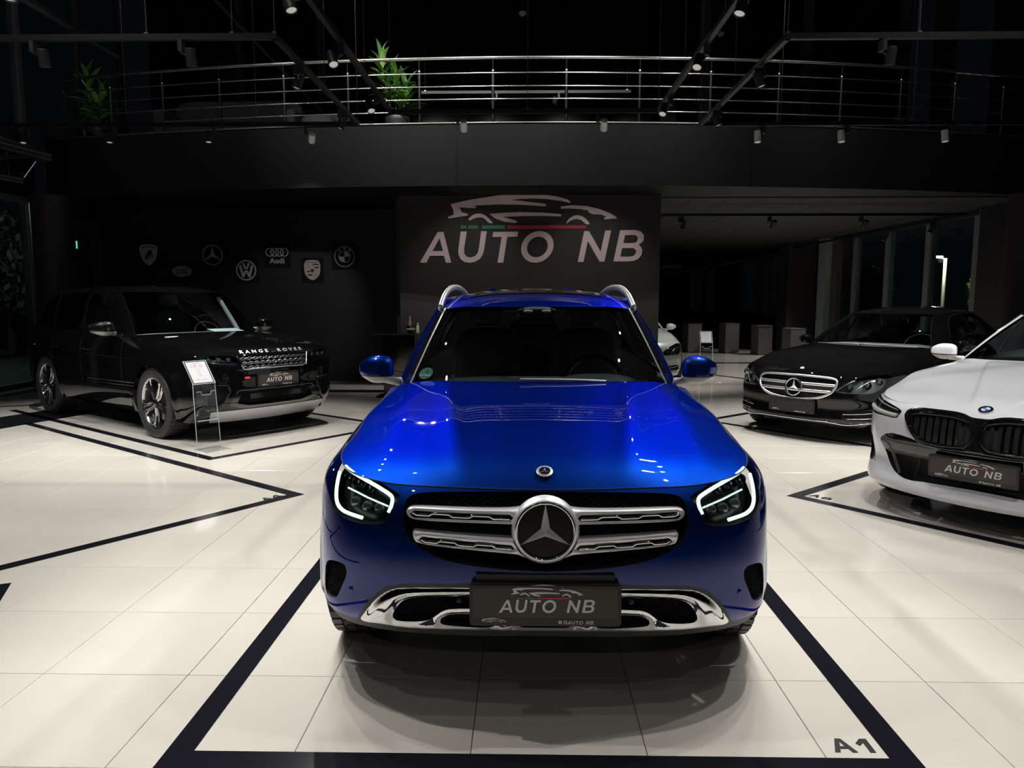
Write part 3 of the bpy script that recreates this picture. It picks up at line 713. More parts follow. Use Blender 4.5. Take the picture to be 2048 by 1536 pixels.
track('near left light track above the empty bay', [(-7.4, 1.2), (-2.18, 1.2), (-2.18, 5.2), (-7.4, 5.2)], [(-2.18, 5.2), (-7.4, 5.2)], closed=True)
track('near right light track beside the camera', [(7.4, 1.2), (2.27, 1.2), (2.27, 5.2), (7.4, 5.2)], [(2.27, 5.2), (7.4, 5.2)], closed=True)
track('dark track hanging over the balcony', [(-1.95, 14.3), (1.95, 14.3)], [(-1.9, 14.3), (1.9, 14.3)], z=5.42)
track('dark track under the balcony ceiling on the right', [(2.4, 13.2), (7.7, 13.2), (7.7, 24)], [], z=3.02)
SPOTS = [0]
def spot(p, aim, label, power=1.0, white=False, lit=True, size=78, grp='track spotlights', aimp=None):
    """one track spotlight hanging at p (top of its adapter), its lamp aimed at a point"""
    e = empty('track_spotlight', p, 0, label, 'spotlight', grp)
    m = mat('spot_white', (.60, .60, .61), .4) if white else mat('spot_black', (.020, .020, .022), .42)
    d = Vector(aim) - Vector((p[0], p[1], p[2] - .14)); d.normalize(); q = d.to_track_quat('-Z', 'Y')
    side = Vector((d.y, -d.x, 0)) if abs(d.z) < .999 else Vector((1, 0, 0)); side = side.normalized() if side.length > 1e-6 else Vector((1, 0, 0))
    obj('adapter', box((0, 0, -.055), (.034, .10, .09), math.atan2(side.y, side.x)), mat('spot_black', (.020, .020, .022), .42), e, smooth=False)
    c = side*.075 + Vector((0, 0, -.14))
    obj('arm', tube([(0, 0, -.09), tuple(side*.03 + Vector((0, 0, -.13))), tuple(c)], .008, 6), mat('spot_black', (.020, .020, .022), .42), e)
    h = obj('head', lathe([(.001, .075), (.038, .075), (.043, .068), (.045, -.07), (.040, -.075), (.037, -.06)], 22, 'z'), m, e); h.location = c; h.rotation_mode = 'QUATERNION'; h.rotation_quaternion = q
    l_ = obj('lens', lathe([(.038, -.062), (.001, -.062)], 22, 'z'), mat('spot_lens', (.35, .35, .34), .25, emit=(1, .96, .88), estr=.30 if lit else 0) if lit else mat('spot_lens_off', (.3, .3, .3), .2), e); l_.location = c; l_.rotation_mode = 'QUATERNION'; l_.rotation_quaternion = q
    if lit:
        li = bpy.data.lights.new('spot_lamp', 'SPOT'); li.energy = SPOT_W*power; li.spot_size = math.radians(size); li.spot_blend = .75; li.shadow_soft_size = .022; li.color = (1, .965, .91)
        lo = bpy.data.objects.new('spot_lamp', li); COL.objects.link(lo); lo.parent = e; lo.location = c + d*.078; lo.rotation_mode = 'QUATERNION'; lo.rotation_quaternion = q
    SPOTS[0] += 1
    return e
zt = ZT - .025
# central track, seen ones first
ordn = ('first', 'second', 'third', 'fourth', 'fifth', 'sixth', 'seventh')
for x, ys, nm in ((-1.64, (6.72, 8.30), 'left'), (1.60, (6.78, 8.42), 'right')):
    for k, y in enumerate(ys):
        spot((x, y, zt), (x*.35, y - 1.8, 0.6), 'black spotlight on the %s arm of the central track, %s one' % (nm, ('nearer', 'farther')[k]), 3.0)
for x, nm in ((-.83, 'left'), (.87, 'right')):
    spot((x, 9.16, zt), (x*1.2, 12.0, 1.75), 'pale spotlight on the far bar of the central track, %s of the middle' % nm, 1.5, white=True, size=46)
for k, (y, pw, dy) in enumerate(((5.5, 2.2, -.9), (4.85, 2.0, -.9), (4.2, 2.0, -.9), (3.6, 2.0, -.9), (3.0, 2.2, -.8), (1.7, .35, -.3), (.2, .22, 1.6))):
    for x, nm in ((-1.64, 'left'), (1.60, 'right')):
        spot((x, y, zt), (x*.30, y + dy, 0.3), 'spotlight overhead, %s arm of the central track, %s pair out of the picture' % (nm, ordn[k]), pw, grp='spotlights overhead')
for x, nm in ((-.8, 'left'), (.8, 'right')): spot((x, -2.6, zt), (x*.4, 2.5, .75), 'black spotlight on the near bar of the central track behind the camera, %s one' % nm, .35, grp='spotlights behind the camera')
# left track
for k, x in enumerate((-2.86, -4.06, -5.36, -6.5)):
    spot((x, 9.76, zt), ((x + .3) if k else -4.4, (9.2 if k else 13.7), (.3 if k else 1.2)), 'spotlight on the far bar of the left track, number %s from its right end' % ('one', 'two', 'three', 'four')[k], 4.2 if k else 3.0, white=(k == 0), size=78 if k else 38)
for k, y in enumerate((7.25, 8.92)): spot((-2.18, y, zt), (-3.2, y - .3, .5), 'black spotlight on the right arm of the left track, %s one' % ('nearer', 'farther')[k], 4.4)
for k, x in enumerate((-3.0, -4.3, -6.0)): spot((x, 6.60, zt), (x - .1, 7.4, .6), 'black spotlight on the near bar of the left track, number %s from its right end' % ('one', 'two', 'three')[k], 4.4)
# right track
for k, x in enumerate((3.08, 4.16, 5.49)): spot((x, 9.86, zt), (x + .1, 9.4, .3), 'pale spotlight on the far bar of the right track, number %s from its left end' % ('one', 'two', 'three')[k], 4.2, white=True)
for k, y in enumerate((7.42, 9.0)): spot((2.27, y, zt), (3.3, y - .4, .5), 'black spotlight on the left arm of the right track, %s one' % ('nearer', 'farther')[k], 4.4)
for k, x in enumerate((3.09, 4.35, 6.0)): spot((x, 6.68, zt), (x, 7.4, .6), 'black spotlight on the near bar of the right track, number %s from its left end' % ('one', 'two', 'three')[k], 4.4)
for sx, nm in ((-1, 'left'), (1, 'right')):
    for k, (x, y, pw) in enumerate(((2.2, 4.4, 2.0), (2.2, 3.1, 1.9), (3.6, 5.2, 2.4), (5.2, 5.2, 2.4), (4.2, 1.2, .7), (6.4, 3.0, 1.5))):
        spot((sx*x, y, zt), (sx*x, y + (.3 if y > 3 else .6), 0), 'black spotlight on the near %s track out of the picture, %s of six' % (nm, ordn[k]), pw, grp='spotlights on the near side tracks')
# high spots aimed at the balcony from the roof
ht = track('high light track under the roof, out of the picture', [(-5.5, 8.75), (5.5, 8.75)], [(-5.4, 8.75), (5.4, 8.75)], z=7.2)
for k, (x, ax, pw) in enumerate(((-5.2, -5.2, 3), (-3.2, -2.3, 15), (-1.1, -.9, 14), (1.1, 1.0, 14), (3.2, 3.2, 6), (5.2, 5.4, 3))): spot((x, 8.75, 7.175), (ax, 11.6, 4.6), 'spotlight on the high track out of the picture, %s from the left' % ordn[k], pw, size=66, grp='high spotlights')
# high floods over the floor, which throw the shadows of the tracks
ht2 = track('second high light track under the roof, over the bays', [(-6.0, 4.6), (6.0, 4.6)], [(-5.9, 4.6), (5.9, 4.6)], z=7.2)
for k, (x, ax, pw) in enumerate(((-5.0, -4.6, 9), (-2.6, -3.2, 7), (2.6, 3.2, 7), (5.0, 4.6, 9))): spot((x, 4.6, 7.175), (ax, 4.8 if k in (1, 2) else 6.2, 0), 'flood on the second high track out of the picture, %s from the left' % ordn[k], pw, size=80, grp='high floods')
# ones deeper in the hall
for x in (-.55, .62): spot((x, 14.3, 5.40), (x, 13.9, 4.2), 'dark spotlight on the track over the balcony, %s one' % ('left' if x < 0 else 'right'), 0, lit=False)
for k, (x, y) in enumerate(((2.75, 13.2), (4.3, 13.2), (5.9, 13.2), (7.7, 14.2), (7.7, 16.0), (7.7, 18.0), (7.7, 20.2))):
    spot((x, y, 2.995), ((x - .3, y + .3 if k == 0 else y + 2.4, .2) if k < 3 else (x - 1.6, y + .3, .0)), 'black spotlight under the balcony ceiling, number %s from the sign wall' % ('one', 'two', 'three', 'four', 'five', 'six', 'seven')[k], 4.0, size=84)
# ------------------------------------------------------------------ blue SUV: shape of the shell (x right, y rearwards from the bumper, z up)
def blue_shell():
    plan = [(0, 0), (.22, .006), (.42, .026), (.58, .060), (.70, .108), (.79, .172), (.86, .27), (.905, .41), (.925, .60), (.933, .84),
            (.93, 1.15), (.92, 1.60), (.92, 2.3), (.925, 3.0), (.935, 3.71), (.92, 4.2), (.86, 4.45), (.70, 4.58), (.35, 4.64), (0, 4.65)]
    fr = lambda a, c=0, r=0: [(0, a), (4, a), (6, .7*a+.3*c), (8, c), (14, c), (17, r), (19, r)]
    lv = [([(0,.10),(4,.085),(6,.03),(8,0),(14,0),(17,-.08),(19,-.08)], [(0, 1), (5, .985), (8, .965), (14, .95), (19, 1)], [(0, .29), (4, .282), (5, .292), (6, .308), (7, .315), (9, .26), (14, .27), (19, .32)]),
          ([(0,.04),(4,.03),(6,.005),(8,0),(14,0),(17,-.03),(19,-.03)], [(0, 1), (5, .998), (8, .99), (14, .98), (19, 1)], [(0, .35), (5, .355), (8, .33), (14, .34), (19, .38)]),
          (fr(.008), [(0, 1), (19, 1)], [(0, .45), (5, .455), (8, .45), (14, .46), (19, .5)]),
          (fr(.0), [(0, 1), (19, 1)], [(0, .555), (5, .57), (8, .58), (14, .6), (19, .62)]),
          (fr(.012), [(0, 1), (8, .997), (14, .997), (19, 1)], [(0, .70), (5, .70), (8, .72), (14, .75), (19, .75)]),
          (fr(.038, 0, .03), [(0, 1), (5, .985), (8, .972), (14, .975), (19, 1)], [(0, .79), (4, .795), (6, .825), (8, .85), (10, .88), (14, .92), (19, .92)]),
          (fr(.085, .03, .10), [(0, 1), (4, .985), (6, .93), (8, .875), (10, .875), (11, .905), (12, .94), (14, .93), (19, .95)],
           [(0, .850), (3, .857), (5, .885), (6, .905), (7, .925), (8, .95), (9, .985), (10, 1.01), (11, 1.035), (12, 1.04), (14, 1.07), (19, 1.09)])]
    den = [3]*9 + [1.6]*3 + [1]*7
    P, c = netsurf(beltnet(plan, lv), 300, 64, den)
    # wheel arch lips
    for yc in (.84, 3.713):
        d = np.hypot(P[..., 1] - yc, P[..., 2] - .36); side = sst(.80, .88, P[..., 0])
        P[..., 0] += .016*side*np.exp(-((d - .42)/.045)**2)
    top = P[-1]
    B = Surf.grid(P, flip=True)
    a, b = c[5], c[11]
    C0, D1 = top[:a+1], top[a:b+1]
    C1 = [(0, 1.41, 1.098), (.30, 1.425, 1.094), (.55, 1.50, 1.088), (.70, 1.57, 1.072), tuple(top[b])]
    D0 = [tuple(top[0]), (0, .15, .902), (0, .32, .962), (0, .60, 1.015), (0, .95, 1.06), (0, 1.2, 1.083), (0, 1.41, 1.098)]
    Q = coons(C0, C1, D0, D1, 70, 90, 2.4)
    s = np.linspace(0, 1, 70)[:, None]; t = np.linspace(0, 1, 90)[None]
    xx = Q[..., 0]; env = np.sin(np.pi*np.clip(t, 0, 1))**.6
    for x0, x1, hgt in ((.30, .50, .010), (.62, .66, .006)):        # power domes
        xc = x0 + (x1 - x0)*t
        Q[..., 2] += hgt*env*np.exp(-((xx - xc)/.06)**2)
    hood = Surf.grid(Q)
    base = [(0, 1.38, 1.085), (.30, 1.40, 1.083), (.55, 1.475, 1.078), (.70, 1.575, 1.066), (.77, 1.66, 1.045), (.815, 1.78, 1.033), (.85, 2.0, 1.03), (.865, 2.6, 1.045),
            (.865, 3.3, 1.06), (.84, 3.9, 1.08), (.79, 4.25, 1.09), (.66, 4.45, 1.09), (.35, 4.54, 1.09), (0, 4.55, 1.09)]
    roof = [(0, 2.02, 1.500), (.24, 2.03, 1.498), (.44, 2.055, 1.49), (.555, 2.10, 1.478), (.60, 2.17, 1.482), (.625, 2.3, 1.50), (.64, 2.5, 1.522), (.65, 2.8, 1.548),
            (.645, 3.3, 1.545), (.63, 3.8, 1.505), (.60, 4.05, 1.465), (.5, 4.18, 1.44), (.28, 4.22, 1.45), (0, 4.23, 1.455)]
    base, roof = np.array(base), np.array(roof); mid = .5*(base + roof)
    bul = np.array([.016]*4 + [.02]*10)
    n = mid - np.array([0, 2.9, 1.2]); n[:4] = [0, -.6, .8]; n[4:11] = [1, 0, .25]; n[11:] = [0, 1, .3]
    mid = mid + bul[:, None]*n/np.linalg.norm(n, axis=1, keepdims=True)
    G, gc = netsurf(np.array([base, mid, roof]), 200, 40, [2]*6 + [1]*7)
    green = Surf.grid(G, flip=True)
    rt = G[-1]; a, b = gc[4], gc[10]
    R = coons(rt[:a+1], rt[b:][::-1], [tuple(rt[0]), (0, 2.15, 1.535), (0, 2.45, 1.583), (0, 2.9, 1.612), (0, 3.5, 1.598), tuple(rt[-1])], rt[a:b+1], 40, 70, 2.6)
    if 'DepthMap' in globals(): B.dm = DepthMap(P)
    return dict(belt=B, hood=hood, green=green, roof=Surf.grid(R), top=top, cols=c, P=P, Q=Q, rt=rt, gc=gc)
# ------------------------------------------------------------------ blue SUV
def lattice(S, poly, dx, dz, wd, off, thick=.004, amp=0):
    """diamond mesh of thin bars lying behind the front skin S, inside the polygon poly (x, z)"""
    poly = np.asarray(poly); x0, z0 = poly.min(0); x1, z1 = poly.max(0); bars = []
    n = int((x1 - x0)/dx) + 2; m = int((z1 - z0)/dz) + 2
    for sgn in (-1, 1):
        for k in range(-m - 1, n + m + 1):
            N_ = max(4, int((z1 - z0 + .01)/.012)); z = np.linspace(z0 - .005, z1 + .005, N_)
            x = x0 + k*dx + sgn*(z - z0)*dx/dz
            ok = (x > x0 - .04) & (x < x1 + .04)
            if ok.sum() < 2: continue
            x, z = x[ok], z[ok]; q = np.stack([x, z], 1)
            w_ = wd/2*math.hypot(1, dx/dz)/ (dx/dz + 1e-9) if False else wd
            V = []; F = []
            y = hitdepth(S, q) + off
            for i in range(len(x)): V += [(x[i] - w_, y[i], z[i]), (x[i], y[i] - thick, z[i]), (x[i] + w_, y[i], z[i])]
            for i in range(len(x) - 1):
                a = 3*i; b = a + 3
                for p in (0, 1): F += [[a+p, a+p+1, b+p+1], [a+p, b+p+1, b+p]]
            bars.append(flat(Surf(V, F)))
    J = join(bars)
    return J.keep(lambda V: sdf(ft(V), poly))
def backing(S, poly, off, n=(24, 8)):
    poly = np.asarray(poly); x0, z0 = poly.min(0); x1, z1 = poly.max(0); x0 = max(x0, 0.)
    X, Z = np.meshgrid(np.linspace(x0, x1, n[0]), np.linspace(z0, z1, n[1]), indexing='ij')
    y = hitdepth(S, np.stack([X.ravel(), Z.ravel()], 1)).reshape(X.shape) + off
    g = Surf.grid(np.stack([X, y, Z], -1)); g = refine(g)
    return g.keep(lambda V: sdf(ft(V), poly))
def blob(c, r, e=(.8, .8), n=(24, 16)):
    """superellipsoid"""
    u = np.linspace(-math.pi, math.pi, n[0]); v = np.linspace(-math.pi/2, math.pi/2, n[1])
    sp = lambda a, p: np.sign(a)*np.abs(a)**p
    X = sp(np.cos(v), e[0])[None]*sp(np.cos(u), e[1])[:, None]*r[0]; Y = sp(np.cos(v), e[0])[None]*sp(np.sin(u), e[1])[:, None]*r[1]
    Z = np.broadcast_to(sp(np.sin(v), e[0])[None]*r[2], X.shape)
    P = np.stack([X, Y, Z], -1) + np.asarray(c, float)
    return Surf.grid(P).renorm2()
def _rn2(s):
    t = Surf(s.V, s.F); k = np.round(s.V, 5); _, inv = np.unique(k, axis=0, return_inverse=True); inv = inv.ravel()
    A = np.zeros((inv.max()+1, 3)); np.add.at(A, inv, t.N); return Surf(s.V, s.F, A[inv])
Surf.renorm2 = _rn2

def seat(parent, x, y, z, m, rest=True):
    e = empty('seat', (x, y, z), parent=parent)
    obj('cushion', blob((0, 0, .0), (.25, .27, .10), (.5, .5)), m, e)
    s = blob((0, 0, .0), (.25, .09, .34), (.5, .5)); V = s.V.copy(); V[:, 1] += V[:, 2]*.25
    obj('backrest', Surf(V, s.F, s.N).move((0, .30, .36)), m, e)
    if rest: obj('headrest', blob((0, .42, .80), (.13, .055, .09), (.6, .6)), m, e)
    return e
def steering(parent, c, R=.185, tilt=.45):
    e = empty('steering_wheel', c, parent=parent); e.rotation_euler = (-tilt, 0, 0)
    t = np.linspace(0, 2*math.pi, 40, endpoint=False); m = mat('cabin_black', (.012, .012, .013), .5)
    obj('ring', tube(np.stack([R*np.cos(t), 0*t, R*np.sin(t)], 1), .016, 8, closed=True), m, e)
    obj('boss', blob((0, -.01, -.02), (.085, .035, .065), (.6, .6)), m, e)
    for a in (0, math.pi, -math.pi/2): obj('spoke', tube([(.05*math.cos(a), 0, .05*math.sin(a)-.02), (R*math.cos(a), 0, R*math.sin(a))], .014, 6), m, e)
    return e
def arch(yc, zc, r, x0):
    return lambda V: np.where(np.abs(V[:, 0]) > x0, np.hypot(V[:, 1] - yc, V[:, 2] - zc) - r, 1.)
def arch_liner(yc, zc, r, x0, x1):
    th = np.linspace(-.35, math.pi + .35, 24); P = []
    for x in (x0, x1): P.append(np.stack([np.full(24, x), yc + r*np.cos(th), zc + r*np.sin(th)], -1))
    s = Surf.grid(np.array(P)); cap = [(x0, yc, zc)] + [tuple(p) for p in P[0]]
    F = [[0, i+1, i+2] for i in range(23)]
    return join([s, Surf(cap, F)])

def build_blue(loc):
    D = blue_shell(); car = empty('suv', (*loc, 0), 0, 'glossy blue SUV with glowing headlights facing the camera in the middle bay', 'car')
    paint = mat('blue_paint', (.0035, .0225, .165), .44, 1.0, coat=1.0, coatr=.012, stint=(.12, .22, .8))
    plast = mat('grey_plastic', (.035, .036, .040), .5, bump=(400, .1)); blk = black(); gloss = M_gloss(); chrome = M_chrome(); silver = M_silver(); dark = M_dark(); mesh = M_mesh()
    B = D['belt']; FR = lambda V: V[:, 1] > .55              # behind the front face
    only = lambda f: (lambda V: np.where(V[:, 1] > .75, 1., f(V)))
    pf = lambda poly: only(lambda V: sdf(ft(V), poly))
    E_ = -.02
    head = [(.522, .823), (.573, .843), (.644, .870), (.772, .906), (.800, .893), (.814, .855), (.816, .796), (.812, .753), (.783, .729), (.729, .718), (.665, .713), (.597, .719), (.575, .736), (.557, .775), (.534, .811)]
    head = chaikin(head, 2)
    gr = chaikin([(-.15, .846), (.129, .845), (.277, .843), (.468, .836), (.503, .815), (.514, .778), (.512, .732), (.500, .688), (.469, .658), (.399, .619), (.296, .596), (.175, .584), (.06, .577), (-.15, .574)], 2)
    skid = chaikin([(-.15, .514), (.264, .512), (.505, .498), (.567, .482), (.629, .430), (.676, .362), (.700, .325), (.690, .312), (.560, .318), (.439, .317), (.188, .329), (-.15, .329)], 2)
    oA = chaikin([(.20, .481), (.267, .481), (.474, .466), (.522, .444), (.550, .403), (.561, .372), (.545, .352), (.430, .366), (.397, .392), (.366, .419), (.325, .429), (.20, .433)], 2)
    oB = chaikin([(.125, .411), (.336, .411), (.372, .389), (.382, .368), (.371, .352), (.261, .348), (.189, .350), (.176, .372)], 2)
    oC = chaikin([(-.15, .398), (.105, .398), (.098, .375), (.090, .356), (.07, .353), (-.15, .353)], 1)
    strip = [(-.15, .532), (.263, .529), (.515, .512), (.588, .487), (.651, .427), (.700, .345), (.715, .322), (.80, .330), (.86, .345), (.93, .375), (.99, .40), (1.2, .40), (1.2, 0), (-.15, 0)]
    vent = chaikin([(.738, .536), (.756, .552), (.812, .545), (.846, .52), (.862, .46), (.862, .385), (.826, .385), (.790, .400), (.771, .442), (.742, .500)], 2)
    # wheel arches, then the openings of the front
    for yc in (.84, 3.713): B = B.drop(arch(yc, .36, .405, .6))
    B = B.drop(lambda V: np.where(V[:, 1] > 1.2, .30 - V[:, 2], 1.))      # sills end above the ground
    gI, B = B.split(pf(gr)); grim = gI.rim((0, .07, 0))
    hI, B = B.split(pf(head)); hrim = hI.rim((0, .05, 0))
    low, B = B.split(only(lambda V: sdf(ft(V), strip)))
    vI, B = B.split(pf(vent)); vrim = vI.rim((-.02, .05, 0))
    clad, B = B.split(lambda V: np.where(V[:, 1] > .75, np.minimum(V[:, 2] - .39, np.minimum(np.abs(np.hypot(V[:, 1] - .84, V[:, 2] - .36)) - .455, np.abs(np.hypot(V[:, 1] - 3.713, V[:, 2] - .36)) - .455)), 1.))
    obj('body_shell', B.both(), paint, car); pair('wheel_arch_trim', clad, plast, car)
    sk, low = low.split(pf(skid))
    low = low.drop(lambda V: V[:, 2] - .02)
    obj('bumper_lip', low.both(), plast, car)
    sk = refine(sk)
    for o in (oA, oB, oC):
        a, sk = sk.split(pf(o))
    fe = lambda V: np.max([sdf(ft(V), skid), -sdf(ft(V), oA), -sdf(ft(V), oB), -sdf(ft(V), oC)], axis=0)
    r1 = sk.rim((0, .05, 0)); sk = pillow(sk, fe, .03, .016)
    obj('skid_plate', sk.both(), chrome, car)
    rims = []
    for o in (oA, oB, oC):
        a = D['belt'].keep(pf(o)); rims.append(a.rim((0, .06, 0)).move((0, -.004, 0)))
    for k_, q_ in enumerate(rims):
        if k_ == 2: obj('intake_edge', q_.both(), chrome, car)
        else: pair('intake_edge', q_, chrome, car)
    oAm = [(x, z) for x, z in oA]; lt = lattice(D['belt'], oAm, .017, .013, .0016, .035)
    it = obj('air_intake', backing(D['belt'], [(-.03, .50), (.59, .48), (.64, .33), (-.03, .33)], .075).both(), dark, car)
    [obj('intake_mesh', q_, mesh, it) for q_ in (lt, lt.mirror())]
    pair('vent_edge', vrim, plast, car)
    pair('corner_vent', backing(D['belt'], vent, .045, (8, 10)), dark, car)
    for sg in (0, 1):
        l2 = lattice(D['belt'], vent, .015, .011, .0016, .022)
        obj('vent_mesh', l2.mirror() if sg else l2, mesh, car)
    # grille
    g = empty('grille', (0, 0, 0), parent=car)
    obj('grille_frame', grim.both(), blk, g); obj('grille_back', backing(D['belt'], gr, .095).both(), dark, g)
    obj('grille_mesh', lattice(D['belt'], gr, .030, .019, .0026, .050, .006).both(), mesh, g)
    lU = chaikin([(-.15, .822), (.040, .818), (.068, .803), (.095, .793), (.175, .789), (.40, .790), (.472, .790), (.495, .786), (.503, .769), (.484, .748), (.42, .745), (.20, .743), (.112, .742), (.08, .74), (-.15, .74)], 2)
    lL = chaikin([(-.15, .70), (.08, .695), (.111, .694), (.271, .700), (.44, .707), (.470, .709), (.476, .703), (.472, .681), (.460, .663), (.271, .650), (.107, .639), (.085, .633), (.058, .622), (-.15, .613)], 2)
    iU = [(.114, .762), (.126, .773), (.471, .777), (.488, .765), (.475, .754), (.126, .752)]
    iL = [(.108, .657), (.121, .669), (.439, .689), (.454, .678), (.439, .667), (.126, .651)]
    hub = lambda V: np.hypot(V[:, 0], V[:, 2] - .722) - .118
    gI2 = refine(gI)
    for L, I in ((lU, iU), (lL, iL)):
        f = lambda V: np.minimum(sdf(ft(V), L), 1.)
        pc = gI2.keep(f); rm_ = pc.rim((0, .03, 0)); 
        ins, pc = pc.split(lambda V: sdf(ft(V), I))
        fi = lambda V: np.maximum(sdf(ft(V), L), -sdf(ft(V), I))
        pc = pillow(pc, fi, .012, .010)
        for sg in (0, 1):
            mm = lambda s: s.mirror() if sg else s
            lo = obj('louvre', mm(join([pc.drop(hub), rm_])), silver, g)
            obj('louvre_slot', mm(refine(ins).offset(-.004)), gloss, lo)
            # chrome bars stepping along the slot
            zc = np.array([[x, z] for x, z in I]); xa, xb = zc[:, 0].min() + .012, zc[:, 0].max() - .012
            fz = (lambda x: .7635 + .006*(x-.114)/.37) if L is lU else (lambda x: .6605 + .0175*(x-.108)/.34)
            st = np.linspace(xa, xb, 25); up = np.array([1 if int((x-xa)/(xb-xa)*5) % 2 else -1 for x in st])*.004
            pth = np.stack([st, hitdepth(D['belt'], np.stack([st, fz(st)], 1)) - .004, fz(st) + up], 1)
            obj('chrome_insert', mm(tube(pth, .0055, 6, flat=(.6, 1))), chrome, lo)
    hy = .012
    cx = [(math.cos(t), math.sin(t)) for t in np.linspace(0, 2*math.pi, 48, endpoint=False)]
    emb = empty('grille_emblem', (0, hy, .722), parent=g) if False else None
    obj('emblem_hub', lathe([(.118, .045), (.120, .0), (.112, -.012), (.104, -.016), (.100, .0)], 48, 'y', (0, hy, .722)), silver, g)
    obj('emblem_disc', lathe([(.001, -.004), (.105, -.004)], 48, 'y', (0, hy, .722)), mat('emblem_black', (.006, .006, .007), .12, spec=.25), g)
    obj('emblem_ring', tube([(.103*c, hy - .012, .722 + .103*s) for c, s in cx], .0055, 10, closed=True), chrome, g)
    obj('emblem_star', star_surf(.100, .020, .19).move((0, hy - .006, .722)), mat('star_silver', (.85, .86, .88), .3, .55), g, smooth=False)
    # headlights
    glow = mat('headlight_glow', (.9, 1, .97), .3, emit=(.76, 1.0, .92), estr=1.15)
    glow2 = mat('headlight_glow_dim', (.9, 1, .97), .3, emit=(.75, 1.0, .95), estr=.7)
    for sg in (0, 1):
        mm = lambda s: s.mirror() if sg else s
        h = empty('headlight', (0, 0, 0), parent=car)
        obj('housing', mm(join([hrim, hI.offset(-.055)])), mat('lamp_black', (.010, .011, .012), .25), h)
        path = lambda L, o: np.stack([[p[0] for p in L], hitdepth(D['belt'], L) + o, [p[1] for p in L]], 1)
        pA = chaikin([(.768, .889), (.663, .856), (.578, .824), (.557, .811), (.559, .786), (.570, .760)], 2, False)
        pB = chaikin([(.793, .866), (.796, .801), (.789, .762), (.762, .742), (.724, .736), (.674, .730)], 2, False)
        pC = np.array([(.744, .822), (.70, .811), (.659, .799), (.575, .778)])
        obj('light_guide', mm(tube(path(pA, .014), 0.0072, 8)), glow, h); obj('light_guide', mm(tube(path(pB, .014), 0.0072, 8)), glow, h)
        obj('light_blade', mm(tube(path(pC, .024), .0035, 8)), glow2, h)
        for k, (x, z) in enumerate(((.61, .765), (.66, .765), (.71, .775))):
            y = hitdepth(D['belt'], [(x, z)])[0] + .04
            obj('projector', mm(lathe([(.020, .012), (.021, -.004), (.016, -.010), (.001, -.014)], 18, 'y', (x, y, z))), mat('lens_grey', (.05, .055, .06), .05, coat=1), h)
        for k, (x, z) in enumerate(((.66, .828), (.71, .842), (.75, .85))):
            y = hitdepth(D['belt'], [(x, z)])[0] + .045
            obj('reflector', mm(lathe([(.022, .0), (.014, .014), (.001, .02)], 18, 'y', (x, y, z))), mat('reflector', (.18, .19, .2), .15, 1), h)
        obj('lens', mm(hI.offset(.0015)), glass('lamp_glass', (.92, .95, .94)), h)
    # hood, badge, roof, glass
    hd = D['hood']; obj('hood', hd.both(), paint, car)
    seam = np.concatenate([D['top'][:D['cols'][5]+1], D['top'][D['cols'][5]:D['cols'][11]+1]])
    pair('hood_gap', tube(seam[::2] + [0, 0, .0005], .0022, 5), dark, car)
    bd = empty('hood_badge', (0, .142, .9055), parent=car); bd.rotation_euler = (-1.12, 0, 0)
    obj('badge_disc', lathe([(.001, -.003), (.030, -.0025), (.031, .001)], 30, 'y'), mat('badge_bright', (.8, .8, .82), .25, .8), bd)
    obj('badge_field', lathe([(.001, -.0036), (.021, -.0036)], 30, 'y'), mat('badge_navy', (.008, .010, .02), .1, coat=1), bd)
    obj('badge_star', star_surf(.021, .004, .2).move((0, -.0036, 0)), mat('badge_bright', (.8, .8, .82), .25, .8), bd, smooth=False)
    G = D['green']
    wl = lambda V: (V[:, 0] - .712) + (V[:, 2] - 1.066)*(.712 - .570)/(1.476 - 1.066)      # outward distance from the glass edge line
    front = lambda V: np.where(V[:, 1] > 2.35, 1., 0.) 
    ws, rest = G.split(lambda V: np.where(V[:, 1] > 2.16, 1., np.maximum(wl(V), V[:, 2] - 1.490)))
    tr, rest = rest.split(lambda V: np.where((V[:, 1] > 2.25) | (V[:, 2] > 1.478), 1., wl(V) - .010))
    bl, rest = rest.split(lambda V: np.where((V[:, 1] > 2.25) | (V[:, 2] > 1.486), 1., wl(V) - .046))
    win = [(1.93, 1.065), (2.22, 1.36), (2.40, 1.465), (2.8, 1.50), (3.4, 1.49), (3.85, 1.43), (4.05, 1.25), (3.95, 1.10), (2.6, 1.075)]
    wn, rest = rest.split(lambda V: np.where((V[:, 0] < .55), 1., sdf(sd(V), chaikin(win, 1))))
    pil, rest2 = rest.split(lambda V: np.where(V[:, 1] > 4.0, 1., -1.)) if False else (None, rest)
    obj('windshield', ws.both(), glass('windscreen', (.34, .38, .38)), car)
    pair('pillar_chrome', tr.offset(.003), mat('pillar_silver', (.30, .30, .31), .4, .8), car); pair('pillar_trim', bl.offset(.002), gloss, car)
    obj('upper_body', rest.both(), paint, car); pair('cabin_lining', rest.offset(-.02), dark, car); obj('headliner', D['roof'].both().offset(-.03), dark, car)
    for sg in (0, 1):
        a = wn.mirror() if sg else wn
        f1, r1 = a.split(lambda V: V[:, 1] - 2.78); r1 = r1.drop(lambda V: V[:, 1] - 2.86); f2, f3 = r1.split(lambda V: V[:, 1] - 3.62); f3 = f3.drop(lambda V: V[:, 1] - 3.67)
        for q in (f1, f2, f3): obj('side_window', q, glass('side_glass', (.10, .11, .12)), car)
    rf = D['roof']; sun, rf = rf.split(lambda V: sdf(tp(V), [(-.1, 2.36), (.44, 2.38), (.44, 3.7), (-.1, 3.7)]))
    obj('roof', rf.both(), paint, car); obj('sunroof', sun.offset(.003).both(), gloss, car)
